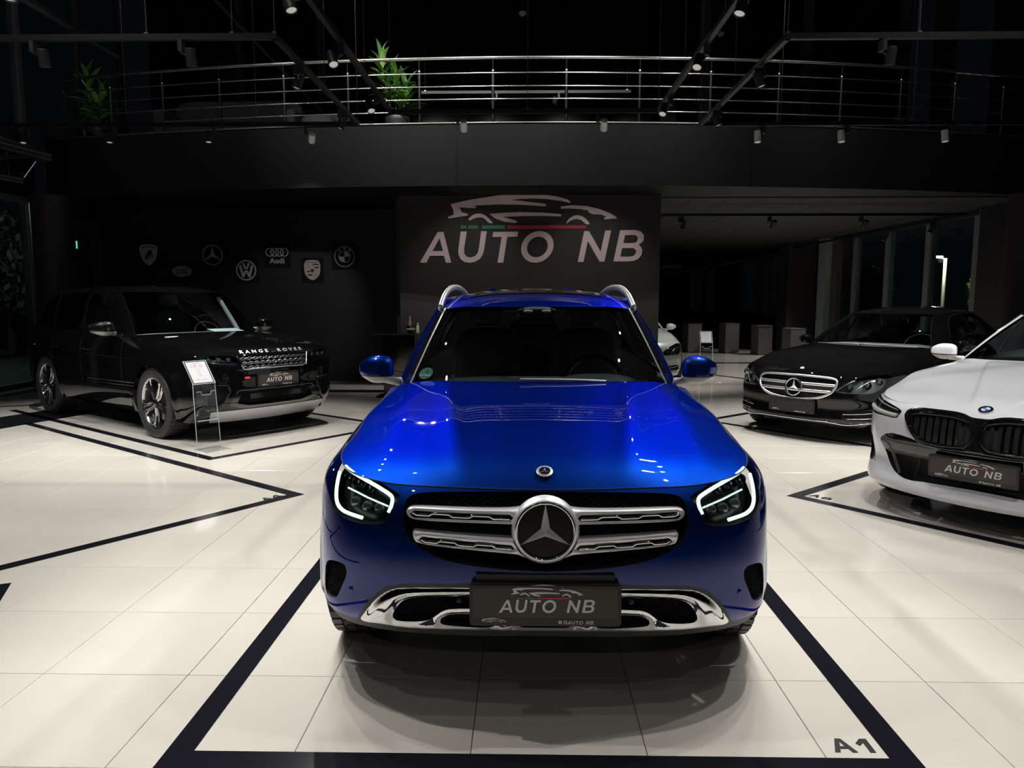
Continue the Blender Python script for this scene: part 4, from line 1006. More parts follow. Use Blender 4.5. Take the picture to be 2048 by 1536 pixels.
    for x in (-.32, -.12, .05, .25): obj('roof_bump', blob((x, 3.0, 1.612), (.035, .05, .008), (.8, .8), (12, 8)), paint, car)
    # roof rails
    for sg in (-1, 1):
        pth = chaikin([(sg*.607, 2.12, 1.482), (sg*.606, 2.20, 1.515), (sg*.604, 2.34, 1.560), (sg*.60, 2.6, 1.604), (sg*.597, 3.0, 1.626), (sg*.59, 3.4, 1.618), (sg*.58, 3.8, 1.585), (sg*.56, 4.1, 1.53)], 2, False)
        obj('roof_rail', tube(pth, .020, 10, flat=(.8, 1.15)), mat('rail_satin', (.50, .50, .52), .4, .85), car)
    # mirrors
    for sg in (-1, 1):
        m = empty('door_mirror', (sg*.965, 1.83, 1.122), parent=car)
        s = blob((0, 0, 0), (.108, .075, .082), (.62, .75), (36, 24)); V = s.V.copy(); o = V[:, 0]*sg
        V[:, 2] = np.where(V[:, 2] > 0, V[:, 2]*(1 - .38*sst(-.02, .11, o)), V[:, 2]*(1 - .30*sst(-.02, .11, o))); V[:, 1] += .06*sst(0, .11, o)
        s = Surf(V, s.F).renorm2(); 
        upm, lo = s.split(lambda V: -(V[:, 2] + .035)); lo_, ln = lo.split(lambda V: V[:, 2] + .041)
        obj('mirror_cap', upm, paint, m); obj('mirror_line', ln.offset(-.002), blk, m); obj('mirror_foot', lo_, mat('mirror_grey', (.42, .42, .43), .3), m)
        obj('mirror_arm', tube([(-sg*.05, .02, -.055), (-sg*.10, .04, -.075), (-sg*.16, .06, -.085)], [.03, .024, .03], 10), mat('mirror_grey', (.42, .42, .43), .3), m)
        obj('mirror_glass', blob((0, .075, .0), (.085, .006, .06), (.6, .6)), chrome, m)
    # wipers and sticker
    W = [(-.10, 1.36, 1.112), (.10, 1.372, 1.110), (.22, 1.385, 1.106), (.36, 1.41, 1.098)]
    obj('wiper', tube(W, .007, 6), mat('wiper_grey', (.25, .25, .26), .4), car)
    sx = (-.635, 1.62, 1.118); nn = np.array([-.25, -.66, .70]); nn /= np.linalg.norm(nn)
    stk = empty('windshield_sticker', tuple(np.array(sx)), parent=car); stk.rotation_mode = 'QUATERNION'; stk.rotation_quaternion = Vector(nn).to_track_quat('Z', 'Y')
    rg = lambda r: [(r*math.cos(t), r*math.sin(t)) for t in np.linspace(0, 2*math.pi, 28, endpoint=False)]
    obj('sticker_disc', curve_mesh('sticker_disc', [rg(.042)], .001, mat('sticker_green', (.05, .36, .22), .5)), None, stk)
    obj('sticker_bar', curve_mesh('sticker_bar', [[(-.033, -.022), (.033, -.022), (.036, -.010), (-.036, -.010)]], .001, mat('sticker_white', (.8, .85, .8), .5)), None, stk, loc=(0, 0, .001))
    obj('sticker_digit', text_mesh('sticker_digit', '4', .04, .001, mat('sticker_black', (.01, .02, .015), .5)), None, stk, loc=(.004, .012, .001))
    # cabin
    cab = mat('cabin_black', (.012, .012, .013), .5); cg = mat('cabin_grey', (.10, .11, .115), .6)
    ds = blob((0, 1.83, .965), (.74, .30, .10), (.5, .4), (40, 16)); obj('dashboard', ds, cg, car)
    obj('dash_cowl', blob((.36, 1.86, 1.035), (.24, .16, .055), (.8, .8)), cg, car)
    obj('dash_trim', box((-.02, 1.78, 1.078), (.30, .02, .006)), silver, car)
    steering(car, (.37, 2.17, 1.0)); 
    for sx_ in (-.37, .37): seat(car, sx_, 2.75, .62, cab)
    seat(car, 0, 3.6, .66, cab, False)
    obj('cabin_floor', box((0, 2.7, .42), (1.5, 2.6, .05)), dark, car)
    obj('rear_shelf', box((0, 4.0, 1.0), (1.3, .5, .05)), dark, car)
    obj('sensor_housing', blob((0, 2.02, 1.455), (.13, .05, .035), (.7, .7)), cab, car)
    obj('rear_view_mirror', blob((0, 2.10, 1.41), (.11, .02, .032), (.5, .5)), cab, car)
    for x in (-.055, .055): obj('sensor_window', blob((x, 1.955, 1.462), (.028, .006, .010), (.8, .8), (12, 8)), mat('sensor_grey', (.25, .27, .27), .2), car)
    # running gear
    obj('underbody', box((0, 2.3, .36), (1.30, 4.2, .16)), dark, car)
    for yc in (.84, 3.713):
        L = arch_liner(yc, .36, .41, .55, .90); pair('arch_liner', L, dark, car)
        for sg in (-1, 1): wheel(car, (sg*.815, yc, .367), .367, .235, sg)
    obj('bulkhead', box((0, .42, .55), (1.3, .02, .5)), dark, car)
    number_plate(car, (0, -.020, .4655), .533, -.03)
    obj('plate_bracket', box((0, .006, .5535), (.49, .03, .03)), blk, car)
    for x, z, s_ in ((.72, .457, paint), (.307, .460, blk)):
        for sg in (-1, 1):
            y = hitdepth(D['belt'], [(x, z)])[0]; obj('parking_sensor', lathe([(.011, .004), (.010, -.003), (.001, -.004)], 16, 'y', (sg*x, y, z)), s_, car)
    return car
# ------------------------------------------------------------------ shells of the other cars
def shell(plan, lv, den, arches, nose, corner, apillar, cowl, hoodline, base, roof, roofline, bulge=.02, nu=240, nv=52, hp=2.4, ends=(4, 10)):
    P, c = netsurf(beltnet(plan, lv), nu, nv, den)
    for yc, zc, r, a in arches:
        d = np.hypot(P[..., 1] - yc, P[..., 2] - zc); w = plan[9][0]
        P[..., 0] += a*sst(w - .14, w - .06, P[..., 0])*np.exp(-((d - r - .015)/.045)**2)
    top = P[-1]; a, b = c[corner], c[apillar]
    Q = coons(top[:a+1], list(cowl) + [tuple(top[b])], [tuple(top[0])] + list(hoodline) + [tuple(cowl[0])], top[a:b+1], 56, 70, hp)
    base, roof = np.array(base, float), np.array(roof, float); mid = .5*(base + roof)
    n = np.zeros_like(mid); n[:4] = [0, -.6, .8]; n[4:11] = [1, 0, .25]; n[11:] = [0, 1, .3]
    mid += bulge*n/np.linalg.norm(n, axis=1, keepdims=True)
    G, gc = netsurf(np.array([base, mid, roof]), 180, 36, [2]*6 + [1]*(len(base)-7))
    rt = G[-1]; a2, b2 = gc[ends[0]], gc[ends[1]]
    R = coons(rt[:a2+1], rt[b2:][::-1], [tuple(rt[0])] + list(roofline) + [tuple(rt[-1])], rt[a2:b2+1], 36, 56, 2.6)
    B = Surf.grid(P, flip=True)
    if 'DepthMap' in globals(): B.dm = DepthMap(P); B.sm = DepthMap(P, True)
    return dict(belt=B, hood=Surf.grid(Q), green=Surf.grid(G, flip=True), roof=Surf.grid(R), top=top, cols=c, P=P, rt=rt, gc=gc, Q=Q)

def dark_suv_shell():
    plan = [(0, 0), (.26, .006), (.50, .030), (.68, .070), (.80, .125), (.88, .20), (.935, .31), (.96, .46), (.972, .66), (.98, .92),
            (.98, 1.3), (.972, 1.75), (.972, 2.5), (.975, 3.2), (.985, 3.84), (.97, 4.30), (.92, 4.58), (.78, 4.74), (.4, 4.81), (0, 4.82)]
    fr = lambda a, c=0, r=0: [(0, a), (4, a), (6, .6*a+.4*c), (8, c), (14, c), (17, r), (19, r)]
    one = [(0, 1), (19, 1)]
    lv = [(fr(.17, 0, -.1), [(0, .97), (5, .95), (8, .95), (19, .97)], [(0, .20), (6, .215), (9, .25), (14, .27), (19, .33)]),
          (fr(.09, 0, -.04), [(0, .99), (5, .975), (8, .972), (19, .99)], [(0, .285), (6, .30), (9, .33), (14, .35), (19, .42)]),
          (fr(.012), one, [(0, .395), (9, .44), (19, .52)]),
          (fr(.0), one, [(0, .555), (9, .60), (19, .68)]),
          (fr(.0), one, [(0, .715), (9, .77), (19, .82)]),
          (fr(.020, 0, .03), [(0, 1), (6, .985), (8, .975), (19, 1)], [(0, .875), (6, .90), (9, .94), (14, .98), (19, .98)]),
          (fr(.075, .03, .06), [(0, 1), (4, .985), (6, .95), (8, .915), (10, .91), (11, .93), (12, .945), (19, .95)],
           [(0, .945), (3, .95), (5, .965), (7, 1.01), (8, 1.035), (9, 1.07), (10, 1.10), (11, 1.125), (12, 1.13), (14, 1.16), (19, 1.17)])]
    base = [(0, 1.40, 1.125), (.34, 1.42, 1.125), (.60, 1.49, 1.120), (.775, 1.60, 1.115), (.84, 1.70, 1.115), (.875, 1.85, 1.115), (.905, 2.1, 1.120), (.915, 2.7, 1.130),
            (.915, 3.4, 1.145), (.90, 4.0, 1.160), (.85, 4.4, 1.170), (.72, 4.62, 1.170), (.38, 4.72, 1.170), (0, 4.74, 1.170)]
    roof = [(0, 2.12, 1.640), (.30, 2.13, 1.638), (.54, 2.155, 1.632), (.68, 2.20, 1.625), (.725, 2.27, 1.63), (.745, 2.40, 1.645), (.755, 2.6, 1.66), (.76, 2.9, 1.675),
            (.755, 3.5, 1.675), (.74, 4.05, 1.64), (.70, 4.28, 1.605), (.58, 4.40, 1.59), (.3, 4.45, 1.595), (0, 4.46, 1.60)]
    return shell(plan, lv, [2.4]*9 + [1.4]*3 + [1]*7, [(.92, .39, .42, .016), (3.843, .39, .42, .016)], None, 5, 11,
                 [(0, 1.42, 1.138), (.34, 1.44, 1.136), (.60, 1.51, 1.130), (.77, 1.61, 1.122)], [(0, .15, .985), (0, .35, 1.03), (0, .7, 1.078), (0, 1.1, 1.115)], base, roof,
                 [(0, 2.28, 1.682), (0, 2.7, 1.722), (0, 3.3, 1.732), (0, 3.95, 1.70)])

def sedan_shell(L=4.88, hw=.915, nose=.60, cor=.0):
    plan = [(0, 0), (.22, .010), (.42, .040), (.57, .085), (.68, .145), (.76, .22), (.82, .32), (.865, .46), (.895, .64), (.912, .85),
            (.91, 1.2), (.905, 1.7), (.905, 2.4), (.91, 3.1), (.912, 3.72), (.89, 4.25), (.83, 4.58), (.66, 4.77), (.33, 4.86), (0, 4.88)]
    fr = lambda a, c=0, r=0: [(0, a), (4, a), (6, .6*a+.4*c), (8, c), (14, c), (17, r), (19, r)]
    one = [(0, 1), (19, 1)]
    lv = [(fr(.06, 0, -.1), [(0, .98), (5, .97), (8, .95), (19, .97)], [(0, .19), (6, .195), (9, .20), (14, .22), (19, .28)]),
          (fr(.005, 0, -.04), [(0, 1), (5, .995), (8, .975), (19, .99)], [(0, .25), (9, .28), (19, .36)]),
          (fr(.018), one, [(0, .36), (9, .40), (19, .48)]),
          (fr(.0), one, [(0, .48), (9, .52), (19, .60)]),
          (fr(.035), [(0, 1), (8, .995), (19, 1)], [(0, .62), (9, .66), (19, .74)]),
          (fr(.085, .0, .03), [(0, 1), (6, .985), (8, .968), (19, 1)], [(0, .72), (5, .725), (9, .79), (14, .86), (19, .90)]),
          (fr(.15, .05, .06), [(0, 1), (4, .96), (6, .90), (8, .86), (10, .865), (11, .915), (12, .95), (19, .95)],
           [(0, .775), (3, .775), (5, .79), (7, .825), (8, .86), (9, .895), (10, .92), (11, .94), (12, .945), (14, .98), (19, 1.0)])]
    base = [(0, 1.48, .985), (.30, 1.50, .983), (.58, 1.58, .975), (.755, 1.69, .955), (.805, 1.79, .945), (.825, 1.93, .94), (.84, 2.15, .94), (.845, 2.7, .95),
            (.84, 3.3, .965), (.79, 3.85, .98), (.70, 4.15, .99), (.55, 4.28, .995), (.28, 4.34, 1.0), (0, 4.36, 1.0)]
    roof = [(0, 2.22, 1.365), (.22, 2.23, 1.363), (.40, 2.255, 1.358), (.51, 2.30, 1.35), (.55, 2.37, 1.352), (.575, 2.47, 1.363), (.59, 2.6, 1.375), (.60, 2.85, 1.39),
            (.595, 3.2, 1.385), (.565, 3.5, 1.355), (.53, 3.65, 1.33), (.44, 3.72, 1.325), (.22, 3.75, 1.33), (0, 3.76, 1.335)]
    return shell(plan, lv, [2.4]*9 + [1.4]*3 + [1]*7, [(.85, .33, .35, .010), (3.724, .33, .35, .010)], None, 5, 11,
                 [(0, 1.50, .995), (.30, 1.52, .993), (.58, 1.60, .985), (.74, 1.69, .968)], [(0, .26, .805), (0, .45, .845), (0, .8, .91), (0, 1.2, .965)], base, roof,
                 [(0, 2.35, 1.395), (0, 2.7, 1.44), (0, 3.1, 1.45), (0, 3.5, 1.40)])

def white_shell():
    plan = [(0, 0), (.24, .012), (.45, .050), (.60, .100), (.71, .165), (.79, .25), (.85, .36), (.895, .50), (.925, .68), (.94, .87),
            (.94, 1.2), (.93, 1.7), (.93, 2.4), (.935, 3.1), (.945, 3.87), (.92, 4.4), (.86, 4.75), (.68, 4.95), (.34, 5.04), (0, 5.06)]
    fr = lambda a, c=0, r=0: [(0, a), (4, a), (6, .6*a+.4*c), (8, c), (14, c), (17, r), (19, r)]
    one = [(0, 1), (19, 1)]
    lv = [(fr(.02, 0, -.1), [(0, 1), (5, 1.0), (8, .97), (19, .97)], [(0, .175), (6, .19), (9, .20), (14, .22), (19, .28)]),
          (fr(-.015, 0, -.04), [(0, 1), (5, 1.01), (8, .985), (19, .99)], [(0, .225), (5, .235), (9, .28), (19, .36)]),
          (fr(.03), one, [(0, .33), (9, .40), (19, .48)]),
          (fr(.008), one, [(0, .47), (9, .53), (19, .60)]),
          (fr(.0), [(0, 1), (8, .995), (19, 1)], [(0, .62), (9, .68), (19, .76)]),
          (fr(.028, .0, .03), [(0, 1), (6, .985), (8, .968), (19, 1)], [(0, .735), (5, .745), (9, .82), (14, .90), (19, .94)]),
          (fr(.085, .04, .06), [(0, 1), (4, .97), (6, .92), (8, .87), (10, .865), (11, .91), (12, .945), (19, .95)],
           [(0, .795), (3, .80), (5, .82), (7, .855), (8, .89), (9, .93), (10, .96), (11, .985), (12, .99), (14, 1.03), (19, 1.04)])]
    base = [(0, 1.55, 1.035), (.32, 1.57, 1.033), (.60, 1.65, 1.025), (.775, 1.76, 1.005), (.82, 1.86, .995), (.845, 2.0, .99), (.86, 2.2, .99), (.87, 2.8, 1.0),
            (.865, 3.4, 1.015), (.81, 3.95, 1.03), (.72, 4.3, 1.04), (.56, 4.43, 1.045), (.28, 4.5, 1.05), (0, 4.52, 1.05)]
    roof = [(0, 2.32, 1.41), (.23, 2.33, 1.408), (.42, 2.355, 1.403), (.53, 2.40, 1.395), (.57, 2.47, 1.398), (.595, 2.57, 1.41), (.61, 2.7, 1.422), (.62, 2.95, 1.437),
            (.615, 3.3, 1.432), (.58, 3.6, 1.40), (.54, 3.8, 1.37), (.45, 3.87, 1.36), (.22, 3.9, 1.365), (0, 3.91, 1.37)]
    return shell(plan, lv, [2.4]*9 + [1.4]*3 + [1]*7, [(.87, .35, .37, .012), (3.865, .35, .37, .012)], None, 5, 11,
                 [(0, 1.57, 1.045), (.32, 1.59, 1.043), (.60, 1.67, 1.035), (.765, 1.76, 1.018)], [(0, .19, .83), (0, .4, .875), (0, .8, .95), (0, 1.25, 1.01)], base, roof,
                 [(0, 2.45, 1.44), (0, 2.8, 1.485), (0, 3.2, 1.495), (0, 3.65, 1.44)])
# ------------------------------------------------------------------ parts shared by the other cars
def mirror_unit(car, c, sg, paint, size=(.11, .07, .075), low=None):
    m = empty('door_mirror', c, parent=car)
    s = blob((0, 0, 0), size, (.6, .72), (32, 20)); V = s.V.copy(); o = V[:, 0]*sg; a = size[0]
    V[:, 2] *= (1 - .35*sst(-.02, a, o)); V[:, 1] += .05*sst(0, a, o); s = Surf(V, s.F).renorm2()
    lo, up = s.split(lambda V: V[:, 2] + .30*size[2]); ln, lo2 = lo.split(lambda V: -(V[:, 2] + .42*size[2]))
    obj('mirror_cap', up, paint, m); obj('mirror_line', ln.offset(-.002), M_gloss(), m); obj('mirror_foot', lo2, low or paint, m)
    obj('mirror_arm', tube([(-sg*.05, .02, -.05), (-sg*.11, .04, -.06), (-sg*.16, .05, -.065)], [.03, .022, .028], 10), low or paint, m)
    obj('mirror_glass', blob((0, size[1]*.95, 0), (a*.8, .006, size[2]*.75), (.6, .6)), M_chrome(), m)
    return m
def upper(car, D, paint, wbase, wtop, ztop, win, splits, gl, sg_gl, trim=None, roofm=None, ymax=2.5, strip=.012, stripm=None, pill=None):
    """greenhouse: windscreen, pillars, side windows and roof"""
    G = D['green']; (xb, zb), (xt, zt) = wbase, wtop
    wl = lambda V: (V[:, 0] - xb) + (V[:, 2] - zb)*(xb - xt)/(zt - zb)
    ws, rest = G.split(lambda V: np.where(V[:, 1] > ymax, 1., np.maximum(wl(V), V[:, 2] - ztop)))
    obj('windshield', ws.both(), gl, car)
    if stripm:
        tr, rest = rest.split(lambda V: np.where((V[:, 1] > ymax) | (V[:, 2] > ztop), 1., wl(V) - strip)); pair('pillar_strip', tr.offset(.003), stripm, car)
    if pill:
        tr, rest = rest.split(lambda V: np.where((V[:, 1] > ymax) | (V[:, 2] > ztop), 1., wl(V) - strip - .04)); pair('pillar_trim', tr.offset(.001), pill, car)
    W = chaikin(win, 2); f = lambda V: np.where(V[:, 0] < .45, 1., sdf(sd(V), W))
    rear = lambda V: np.where(V[:, 1] < D['rt'][:, 1].max() - .35, 1., np.maximum(np.abs(V[:, 0]) - .52, .0 - (V[:, 2] - G.V[:, 2].min() - .10)))
    wn, rest = rest.split(f)
    if trim:
        t_, rest = rest.split(lambda V: f(V) - .014); pair('window_trim', t_.offset(.003), trim, car)
    rw, rest = rest.split(rear); obj('rear_window', rw.both(), sg_gl, car)
    obj('upper_body', rest.both(), paint, car); pair('cabin_lining', rest.offset(-.02), M_dark(), car)
    for sg in (0, 1):
        a = wn.mirror() if sg else wn; lo = -9
        for y0, y1 in splits:
            q = a.keep(lambda V: np.maximum(V[:, 1] - y0, lo - V[:, 1])); lo = y1
            obj('side_window', q, sg_gl, car)
            p = a.keep(lambda V: np.maximum(y0 - V[:, 1], V[:, 1] - y1))
            if len(p.V): obj('pillar_cover', p.offset(.002), M_gloss(), car)
    obj('roof', D['roof'].both(), roofm or paint, car); obj('headliner', D['roof'].both().offset(-.03), M_dark(), car)
def cabin(car, y0, z0, wide, wheel_x, seat_y, seat_z, seat_m=None, dash_m=None):
    cg = dash_m or mat('cabin_grey', (.10, .11, .115), .6); cab = seat_m or mat('cabin_black', (.012, .012, .013), .5)
    obj('dashboard', blob((0, y0, z0), (wide, .30, .09), (.5, .4), (36, 14)), cg, car)
    steering(car, (wheel_x, y0 + .33, z0 + .04))
    for sx in (-.38, .38): seat(car, sx, seat_y, seat_z, cab)
    obj('rear_bench', blob((0, seat_y + .95, seat_z + .25), (.62, .16, .33), (.5, .5)), cab, car)
    for sx in (-.38, .38): obj('rear_headrest', blob((sx, seat_y + .98, seat_z + .66), (.12, .05, .08), (.6, .6)), cab, car)
    obj('cabin_floor', box((0, seat_y, seat_z - .2), (1.4, 2.6, .05)), M_dark(), car)
def running(car, arches, r, wd, xc, r_arch, style, hub_z, under, rim_m=None, rim_r=None):
    obj('underbody', box(*under), M_dark(), car)
    for yc in arches:
        pair('arch_liner', arch_liner(yc, hub_z, r_arch + .005, xc - .28, xc + .09), M_dark(), car)
        for sg in (-1, 1): wheel(car, (sg*xc, yc, r), r, wd, sg, style, rim_r, rim_m)
def flankline(D, pts, r, off=.002):
    P = curve(pts, 30); x = D['belt'].sm(P) + off; return tube(np.stack([x, P[:, 0], P[:, 1]], 1), r, 6)
def emblem_star(parent, c, R, tilt=0, ring=.0045, ridge=.014):
    e = empty('emblem', c, parent=parent); e.rotation_euler = (tilt, 0, 0); ch = M_chrome()
    t = np.linspace(0, 2*math.pi, 40, endpoint=False)
    obj('emblem_disc', lathe([(.001, .002), (R, .002)], 40, 'y'), mat('emblem_black', (.006, .006, .007), .12, spec=.25), e)
    obj('emblem_ring', tube(np.stack([R*np.cos(t), 0*t - .004, R*np.sin(t)], 1), ring, 8, closed=True), ch, e)
    obj('emblem_star', star_surf(R*.97, ridge, .19), mat('star_silver', (.85, .86, .88), .3, .55), e, smooth=False)
    return e

# ------------------------------------------------------------------ black SUV on the left
def build_dark_suv(loc, rz):
    D = dark_suv_shell(); car = empty('suv', (*loc, 0), rz, 'glossy black SUV with split spoke wheels parked on the left before the emblem wall', 'car')
    paint = mat('black_paint', (.0030, .0033, .0038), .3, 0, coat=1, coatr=.008, spec=0); gloss = M_gloss(); dark = M_dark(); silver = M_silver(); mesh = M_mesh(); chrome = M_chrome()
    B = D['belt']; only = lambda f: (lambda V: np.where(V[:, 1] > .75, 1., f(V))); pf = lambda p: only(lambda V: sdf(ft(V), p))
    for yc in (.92, 3.843): B = B.drop(arch(yc, .39, .425, .65))
    gr = [(-.15, .922), (.448, .922), (.405, .790), (-.15, .790)]
    head = chaikin([(.462, .918), (.58, .934), (.74, .938), (.885, .925), (.89, .875), (.72, .828), (.445, .820)], 1)
    lowg = chaikin([(-.2, .535), (.41, .535), (.435, .528), (.515, .376), (-.2, .376)], 1); frm = chaikin([(-.2, .566), (.46, .566), (.49, .558), (.605, .345), (-.2, .345)], 1)
    cv = chaikin([(.53, .61), (.76, .63), (.80, .40), (.66, .375)], 1)
    skid = [(-.2, .340), (.61, .340), (.74, .335), (.70, .20), (.62, .10), (-.2, .10)]
    gI, B = B.split(pf(gr)); hI, B = B.split(pf(head)); fI, B = B.split(pf(frm)); cI, B = B.split(pf(cv)); sI, B = B.split(pf(skid))
    obj('body_shell', B.both(), paint, car)
    g = empty('grille', (0, 0, 0), parent=car)
    obj('grille_frame', gI.rim((0, .05, 0)).both(), dark, g); obj('grille_back', backing(D['belt'], gr, .06).both(), dark, g)
    # honeycomb rows
    for k, z in enumerate(np.linspace(.806, .906, 5)):
        n = 12; xs = np.linspace(-.44 - .02*(k % 2), .44 + .02*(k % 2), n*4+1); off = np.array([[0, .0105, .0105, 0][i % 4] for i in range(len(xs))])*(1 if k % 2 else -1)
        lim = .40 + (z - .79)*.31; ok = np.abs(xs) < lim; q = np.stack([xs[ok], z + off[ok]], 1)
        obj('grille_bar', tube(np.stack([q[:, 0], hitdepth(D['belt'], q) + .018, q[:, 1]], 1), .0055, 6, flat=(1, 1.6)), mat('grille_pewter', (.20, .20, .21), .3, 1), g)
    e = [(.452, .925), (.403, .784), (0, .782)]; e = np.array(e[:2] + [(.35, .782), (.2, .782), (0, .782)]); e = np.concatenate([e, e[::-1][1:]*[-1, 1]])
    obj('grille_surround', tube(np.stack([e[:, 0], hitdepth(D['belt'], e) - .003, e[:, 1]], 1), .010, 8), mat('atlas_silver', (.75, .75, .77), .22, 1), g)
    tx = text_mesh('hood_lettering', 'RANGE  ROVER', .060, .004, mat('letter_silver', (.78, .78, .80), .3, .6), spacing=1.75, offset=.0005)
    t = obj('hood_lettering', tx, None, car, loc=(0, .088, .962), rot=(math.pi/2 - .75, 0, 0)); bb = max(v.co.x for v in tx.vertices); t.scale = (.405/bb, 1, 1)
    V = np.array([v.co[:] for v in tx.vertices]); xw = V[:, 0]*.405/bb; dy = hitdepth(D['belt'], np.stack([xw, np.full(len(xw), .925)], 1)) - hitdepth(D['belt'], [(0., .925)])[0]
    for v, d in zip(tx.vertices, dy): v.co.y += d*.73; v.co.z -= d*.65
    for sg in (0, 1):
        mm = lambda s: s.mirror() if sg else s
        h = empty('headlight', (0, 0, 0), parent=car)
        obj('housing', mm(join([hI.rim((0, .05, 0)), hI.offset(-.05)])), mat('lamp_black', (.010, .011, .012), .25), h); obj('lens', mm(hI.offset(.001)), glass('lamp_smoke', (.75, .78, .80)), h)
        q = curve([(.47, .845), (.60, .85), (.74, .868), (.86, .90)], 24); obj('light_guide', mm(tube(np.stack([q[:, 0], hitdepth(D['belt'], q) + .015, q[:, 1]], 1), .005, 6)), mat('reflector', (.18, .19, .2), .15, 1), h)
        for x in (.54, .64, .74):
            y = hitdepth(D['belt'], [(x, .885)])[0] + .035; obj('projector', mm(lathe([(.026, .012), (.028, -.004), (.018, -.012), (.001, -.016)], 18, 'y', (x, y, .885))), mat('lens_grey', (.05, .055, .06), .05, coat=1), h)
        lat = lattice(D['belt'], cv, .02, .014, .002, .03); obj('corner_vent', mm(join([backing(D['belt'], cv, .05, (8, 8)), cI.rim((0, .05, 0))])), dark, car); obj('corner_mesh', mm(lat), mesh, car)
        pth = [(.665, .372), (.53, .612), (.76, .634)]; pth = chaikin(pth, 1, False); obj('corner_blade', mm(tube(np.stack([pth[:, 0], hitdepth(D['belt'], pth) - .002, pth[:, 1]], 1), .006, 6)), gloss, car)
        obj('door_trim', mm(flankline(D, [(1.30, .60), (1.9, .585), (2.55, .575)], .012, .0)), gloss, car)
        obj('door_trim', mm(flankline(D, [(1.30, .56), (1.9, .548), (2.55, .54)], .006, .0)), gloss, car)
        for y in (1.62, 2.72, 3.55): obj('door_gap', mm(flankline(D, [(y, .42), (y + .02, .75), (y + .03, 1.08)], .003, -.001)), dark, car)
        for y in (2.48, 3.36):
            P = np.array([(y, .93), (y + .2, .935)]); x = D['belt'].sm(P); obj('door_handle', mm(tube([(x[0] + .005, y, .93), (x[0] + .028, y + .03, .932), (x[1] + .028, y + .17, .935), (x[1] + .005, y + .2, .935)], .011, 8)), paint, car)
        obj('shoulder_line', mm(flankline(D, [(1.3, .86), (2.3, .875), (3.3, .90), (4.2, .93)], .004, .0)), paint, car)
    obj('lower_grille_frame', fI.drop(pf(lowg)).both(), gloss, car); a = fI.keep(pf(lowg))
    obj('lower_grille', join([a.rim((0, .05, 0)), backing(D['belt'], lowg, .06)]).both(), dark, car); obj('lower_mesh', lattice(D['belt'], lowg, .026, .014, .0022, .035).both(), mesh, car)
    obj('lower_bar', box((0, .045, .478), (.66, .02, .055)), mat('grey_plastic', (.035, .036, .040), .5), car)
    pe = np.array([(-.0, .556), (.45, .556), (.485, .548), (.598, .348)]); pe = np.concatenate([pe[::-1], pe[1:]*[-1, 1]]); obj('lower_surround', tube(np.stack([pe[:, 0], hitdepth(D['belt'], pe) - .002, pe[:, 1]], 1), .008, 8), gloss, car)
    obj('skid_plate', sI.both().offset(.006), mat('skid_silver', (.50, .50, .52), .38, .9), car)
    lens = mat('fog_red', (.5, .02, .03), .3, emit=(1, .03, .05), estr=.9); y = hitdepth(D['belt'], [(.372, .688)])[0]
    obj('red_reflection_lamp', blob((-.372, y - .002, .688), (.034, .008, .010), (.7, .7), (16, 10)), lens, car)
    obj('hood', D['hood'].both(), paint, car)
    upper(car, D, paint, (.79, 1.122), (.675, 1.61), 1.628, [(1.98, 1.15), (2.26, 1.50), (2.42, 1.585), (2.8, 1.62), (3.6, 1.62), (4.05, 1.56), (4.28, 1.25), (4.2, 1.18), (2.6, 1.145)], [(2.72, 2.80), (3.62, 3.70), (9, 9.1)],
          glass('dark_suv_screen', (.72, .80, .80)), glass('dark_suv_side', (.35, .42, .42)), stripm=gloss)
    cabin(car, 1.80, 1.03, .78, .40, 2.70, .72, seat_m=mat('dark_suv_leather', (.09, .10, .10), .6), dash_m=mat('dark_suv_dash', (.34, .38, .39), .6))
    pp = obj('dash_paper', flat(box((0, 0, 0), (.42, .26, .004))), mat('paper', (.62, .68, .70), .6), car, loc=(.42, 1.70, 1.135), rot=(.15, 0, .05))
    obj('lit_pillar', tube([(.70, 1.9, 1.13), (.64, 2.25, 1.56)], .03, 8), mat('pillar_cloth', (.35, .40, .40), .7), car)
    for sg in (-1, 1): mirror_unit(car, (sg*1.075, 1.82, 1.20), sg, gloss, (.125, .08, .085), mat('mirror_dark_silver', (.30, .29, .28), .3, .5) )
    obj('hood_vent', blob((-.55, 1.18, 1.105), (.13, .05, .006), (.9, .9), (20, 8)), silver, car)
    number_plate(car, (0, -.012, .650), .53, 0)
    running(car, (.92, 3.843), .39, .275, .845, .425, 'split', .39, ((0, 2.4, .36), (1.4, 4.2, .18)), rim_m=mat('rim_diamond', (.55, .56, .58), .22, 1), rim_r=.285)
    return car

